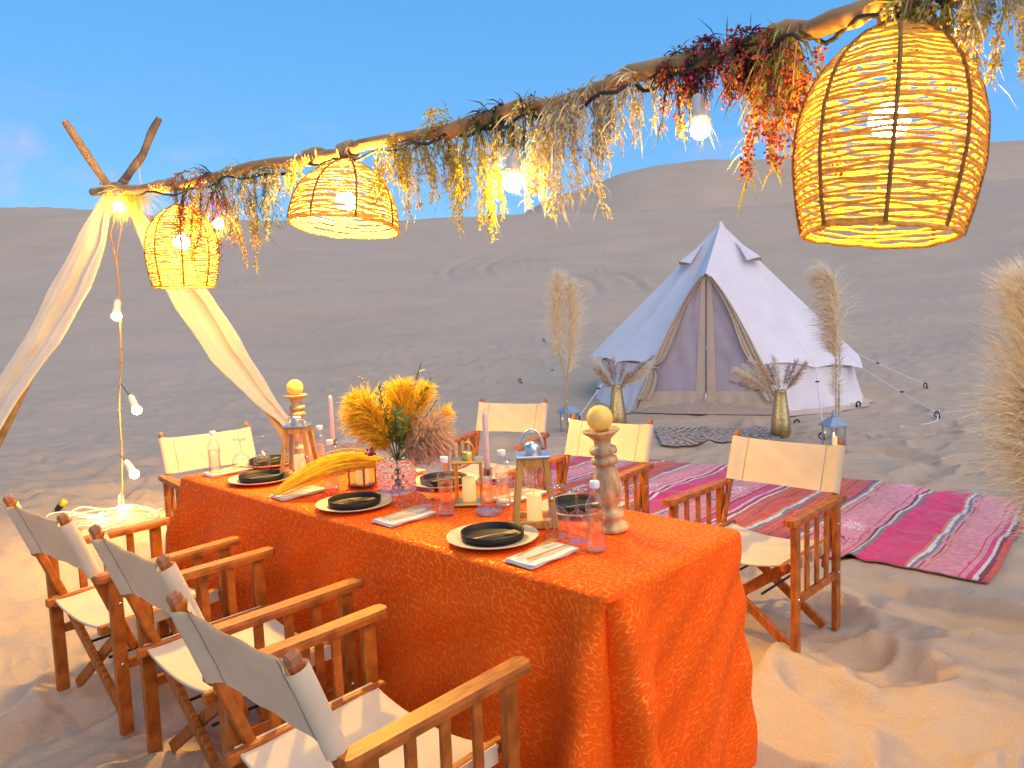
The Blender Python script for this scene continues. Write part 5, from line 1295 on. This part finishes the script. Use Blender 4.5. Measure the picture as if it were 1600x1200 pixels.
# ------------------------------------------------------------------ vases, floor lanterns and tall plumes by the tent
def brass_vase(p, hgt, label, glabel, seed, bias):
    t = thing('metal_vase', label, 'vase', p, group='gold metal vases before the tent')
    k = hgt/.62; MB().lathe([(.0001, 0), (.085*k, 0), (.115*k, .03*k), (.128*k, .09*k), (.122*k, .2*k), (.100*k, .36*k), (.078*k, .52*k), (.072*k, .60*k), (.075*k, .62*k), (.066*k, .62*k), (.062*k, .5*k), (.0001, .45*k)], 32).build('body', M['brass'], t)
    rn = random.Random(seed); q = Vector(p)+Vector((0, 0, .50*k)); g_ = thing('dried_grass', glabel, 'dried grass', q, group='dried grass bunches in the gold vases')
    for i in range(16):
        a = rn.uniform(0, 2*PI); sp = rn.uniform(.12, .5); e = Vector((math.cos(a)*sp+bias*.25*rn.random(), math.sin(a)*sp*.7, rn.uniform(.22, .50)))
        mt = rn.choice(['pampas_mauve', 'pampas_mauve', 'pampas_brown', 'pampas_cream']); pts = curve_pts((0, 0, .02), e, (0, 0, -.06*sp), 7)
        plume_mesh(pts[2:], .05, 190, rn, .005, .5).build('plume', M[mt], g_, kind='stuff')
        MB().tube(pts, .003, 4).build('stem', M['stem'], g_)
    e = Vector((bias*.52, -.05, .24)); pts = curve_pts((0, 0, .02), e, (0, 0, .12), 8)
    plume_mesh(pts[2:], .07, 420, rn, .005, .7).build('plume', M['pampas_cream'], g_, kind='stuff')
p = gnd(1220, 682); p.z = h1(p.x, p.y)-.02; brass_vase(p, .54, 'hammered gold vase right of the tent door', 'mauve dried grass bunch in the right gold vase', 3, -1)
p = gnd(965, 664); p.z = h1(p.x, p.y)-.02; brass_vase(p, .58, 'hammered gold vase left of the tent door', 'mauve dried grass bunch in the left gold vase', 5, .8)

def floor_lantern(p, k, rz, label, clabel):
    t = thing('floor_lantern', label, 'lantern', p, rz, 'grey blue lanterns before the tent')
    w_, h_ = .12*k, .32*k
    MB().box((0, 0, .012*k), (2*w_+.03*k, 2*w_+.03*k, .024*k), bev=.004).build('base', M['lantern_blue'], t)
    for sx in (-1, 1):
        for sy in (-1, 1): MB().box((sx*(w_-.012*k), sy*(w_-.012*k), h_/2+.024*k), (.022*k, .022*k, h_), bev=.003).build('corner_post', M['lantern_blue'], t)
    for ang in range(4):
        R = Matrix.Rotation(ang*PI/2, 3, 'Z'); MB().add([R@Vector(v) for v in ((-w_+.024*k, w_-.012*k, .026*k), (w_-.024*k, w_-.012*k, .026*k), (w_-.024*k, w_-.012*k, h_+.02*k), (-w_+.024*k, w_-.012*k, h_+.02*k))], [(0, 1, 2, 3)]).build('pane', M['glass_pane'], t)
    m = MB(); z = h_+.024*k; e = w_+.03*k; a = .045*k
    vs = [(-e, -e, z), (e, -e, z), (e, e, z), (-e, e, z), (-e, -e, z+.018*k), (e, -e, z+.018*k), (e, e, z+.018*k), (-e, e, z+.018*k), (-a, -a, z+.13*k), (a, -a, z+.13*k), (a, a, z+.13*k), (-a, a, z+.13*k)]
    m.add(vs, [(3, 2, 1, 0), (8, 9, 10, 11)]+[(i, (i+1) % 4, 4+(i+1) % 4, 4+i) for i in range(4)]+[(4+i, 4+(i+1) % 4, 8+(i+1) % 4, 8+i) for i in range(4)]); m.build('roof', M['lantern_blue'], t)
    MB().lathe([(.035*k, z+.1305*k), (.035*k, z+.16*k), (.02*k, z+.175*k), (.0001, z+.18*k)], 16).build('finial', M['lantern_blue'], t)
    MB().tube([(.03*k*math.cos(x), 0, z+.20*k+.03*k*math.sin(x)) for x in np.linspace(0, 2*PI, 14, endpoint=False)], .004*k, 5, closed=True).build('ring_handle', M['lantern_blue'], t)
    c = thing('pillar_candle', clabel, 'candle', Vector(p)+Vector((0, 0, .0245*k)), 0, 'pillar candles inside lanterns')
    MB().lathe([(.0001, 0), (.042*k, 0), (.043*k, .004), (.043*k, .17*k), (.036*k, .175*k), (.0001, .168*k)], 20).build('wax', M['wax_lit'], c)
    MB().sphere((0, 0, .20*k), .013*k, 10, 8, (.8, .8, 1.9)).build('flame', M['flame'], c)
M['flame'] = emat('candle_flame', (1, .55, .2), 14)
p = gnd(1303, 702); p.z = h1(p.x, p.y)-.01; floor_lantern(p, .72, .15, 'grey blue lantern on the sand right of the tent door', 'lit pillar candle in the right grey blue lantern')
p = gnd(890, 672); p.z = h1(p.x, p.y)-.01; floor_lantern(p, .74, .5, 'grey blue lantern on the sand left of the tent door', 'lit pillar candle in the left grey blue lantern')

def tall_pampas(p, specs, label, seed):
    rn = random.Random(seed); t = thing('pampas_grass', label, 'pampas grass', p)
    for (stem, path, rad, n, dr, sb, w_) in specs:
        MB().tube(stem, .007, 6).build('stem', M['stem'], t)
        plume_mesh(path, rad, n, rn, w_, dr, side_bias=sb).build('plume', M['pampas_cream' if w_ > .006 else 'pampas'], t, kind='stuff')
    return t
p = gnd(880, 690); yb = p.y+.35; p = at(882, 660, yb); p.z = h1(p.x, yb)
L_ = lambda u, v: at(u, v, yb)-p
def tp(lst): return [L_(u, v) for u, v in lst]
tall_pampas(p, [([Vector((0, 0, -.05))]+tp([(885, 600), (872, 545)]), tp([(873, 560), (868, 510), (868, 465), (872, 428)]), .13, 1200, .35, (-.2, 0, 0), .0065),
                ([Vector((.05, 0, -.05))]+tp([(886, 610), (888, 560)]), tp([(888, 585), (891, 530), (892, 480), (890, 446)]), .15, 1300, .45, (.9, 0, 0), .0065)], 'pair of tall pale pampas plumes left of the tent', 3)
pr = gnd(1303, 702); yb2 = pr.y+.30; p = at(1306, 690, yb2); p.z = h1(p.x, yb2)
L2_ = lambda u, v: at(u, v, yb2)-p
tp2 = lambda lst: [L2_(u, v) for u, v in lst]
tall_pampas(p, [([Vector((0, 0, -.05))]+tp2([(1306, 620), (1306, 560)]), tp2([(1306, 560), (1309, 520), (1309, 480), (1302, 440), (1292, 428)]), .19, 2600, .8, (-1.7, 0, -.15), .0062),
                ([Vector((.03, 0, -.05))]+tp2([(1311, 640), (1311, 600)]), tp2([(1309, 640), (1311, 600), (1312, 560), (1312, 530)]), .055, 350, .9, None, .0055),
                ([Vector((-.03, 0, -.05))]+tp2([(1302, 640)]), tp2([(1302, 620), (1303, 570)]), .06, 160, .9, (-.6, 0, 0), .0055)], 'tall golden pampas plume standing behind the right grey lantern', 4)
yb3 = 3.1; p = at(1665, 900, yb3); p.z = h1(p.x, p.y)
L3_ = lambda u, v: at(u, v, yb3)-p
tp3 = lambda lst: [L3_(u, v) for u, v in lst]
tall_pampas(p, [([Vector((0, 0, -.05))]+tp3([(1655, 860), (1640, 780)]), tp3([(1640, 800), (1632, 700), (1630, 600), (1628, 500), (1622, 452)]), .17, 3000, .35, (-.9, -.2, .0), .0045),
                ([Vector((0.05, 0, -.05))]+tp3([(1665, 880), (1650, 840)]), tp3([(1650, 860), (1642, 780), (1636, 690), (1632, 640)]), .22, 1500, .9, (-1.2, -.2, 0), .0045)], 'big pale pampas plume reaching into the right edge of the picture', 5)
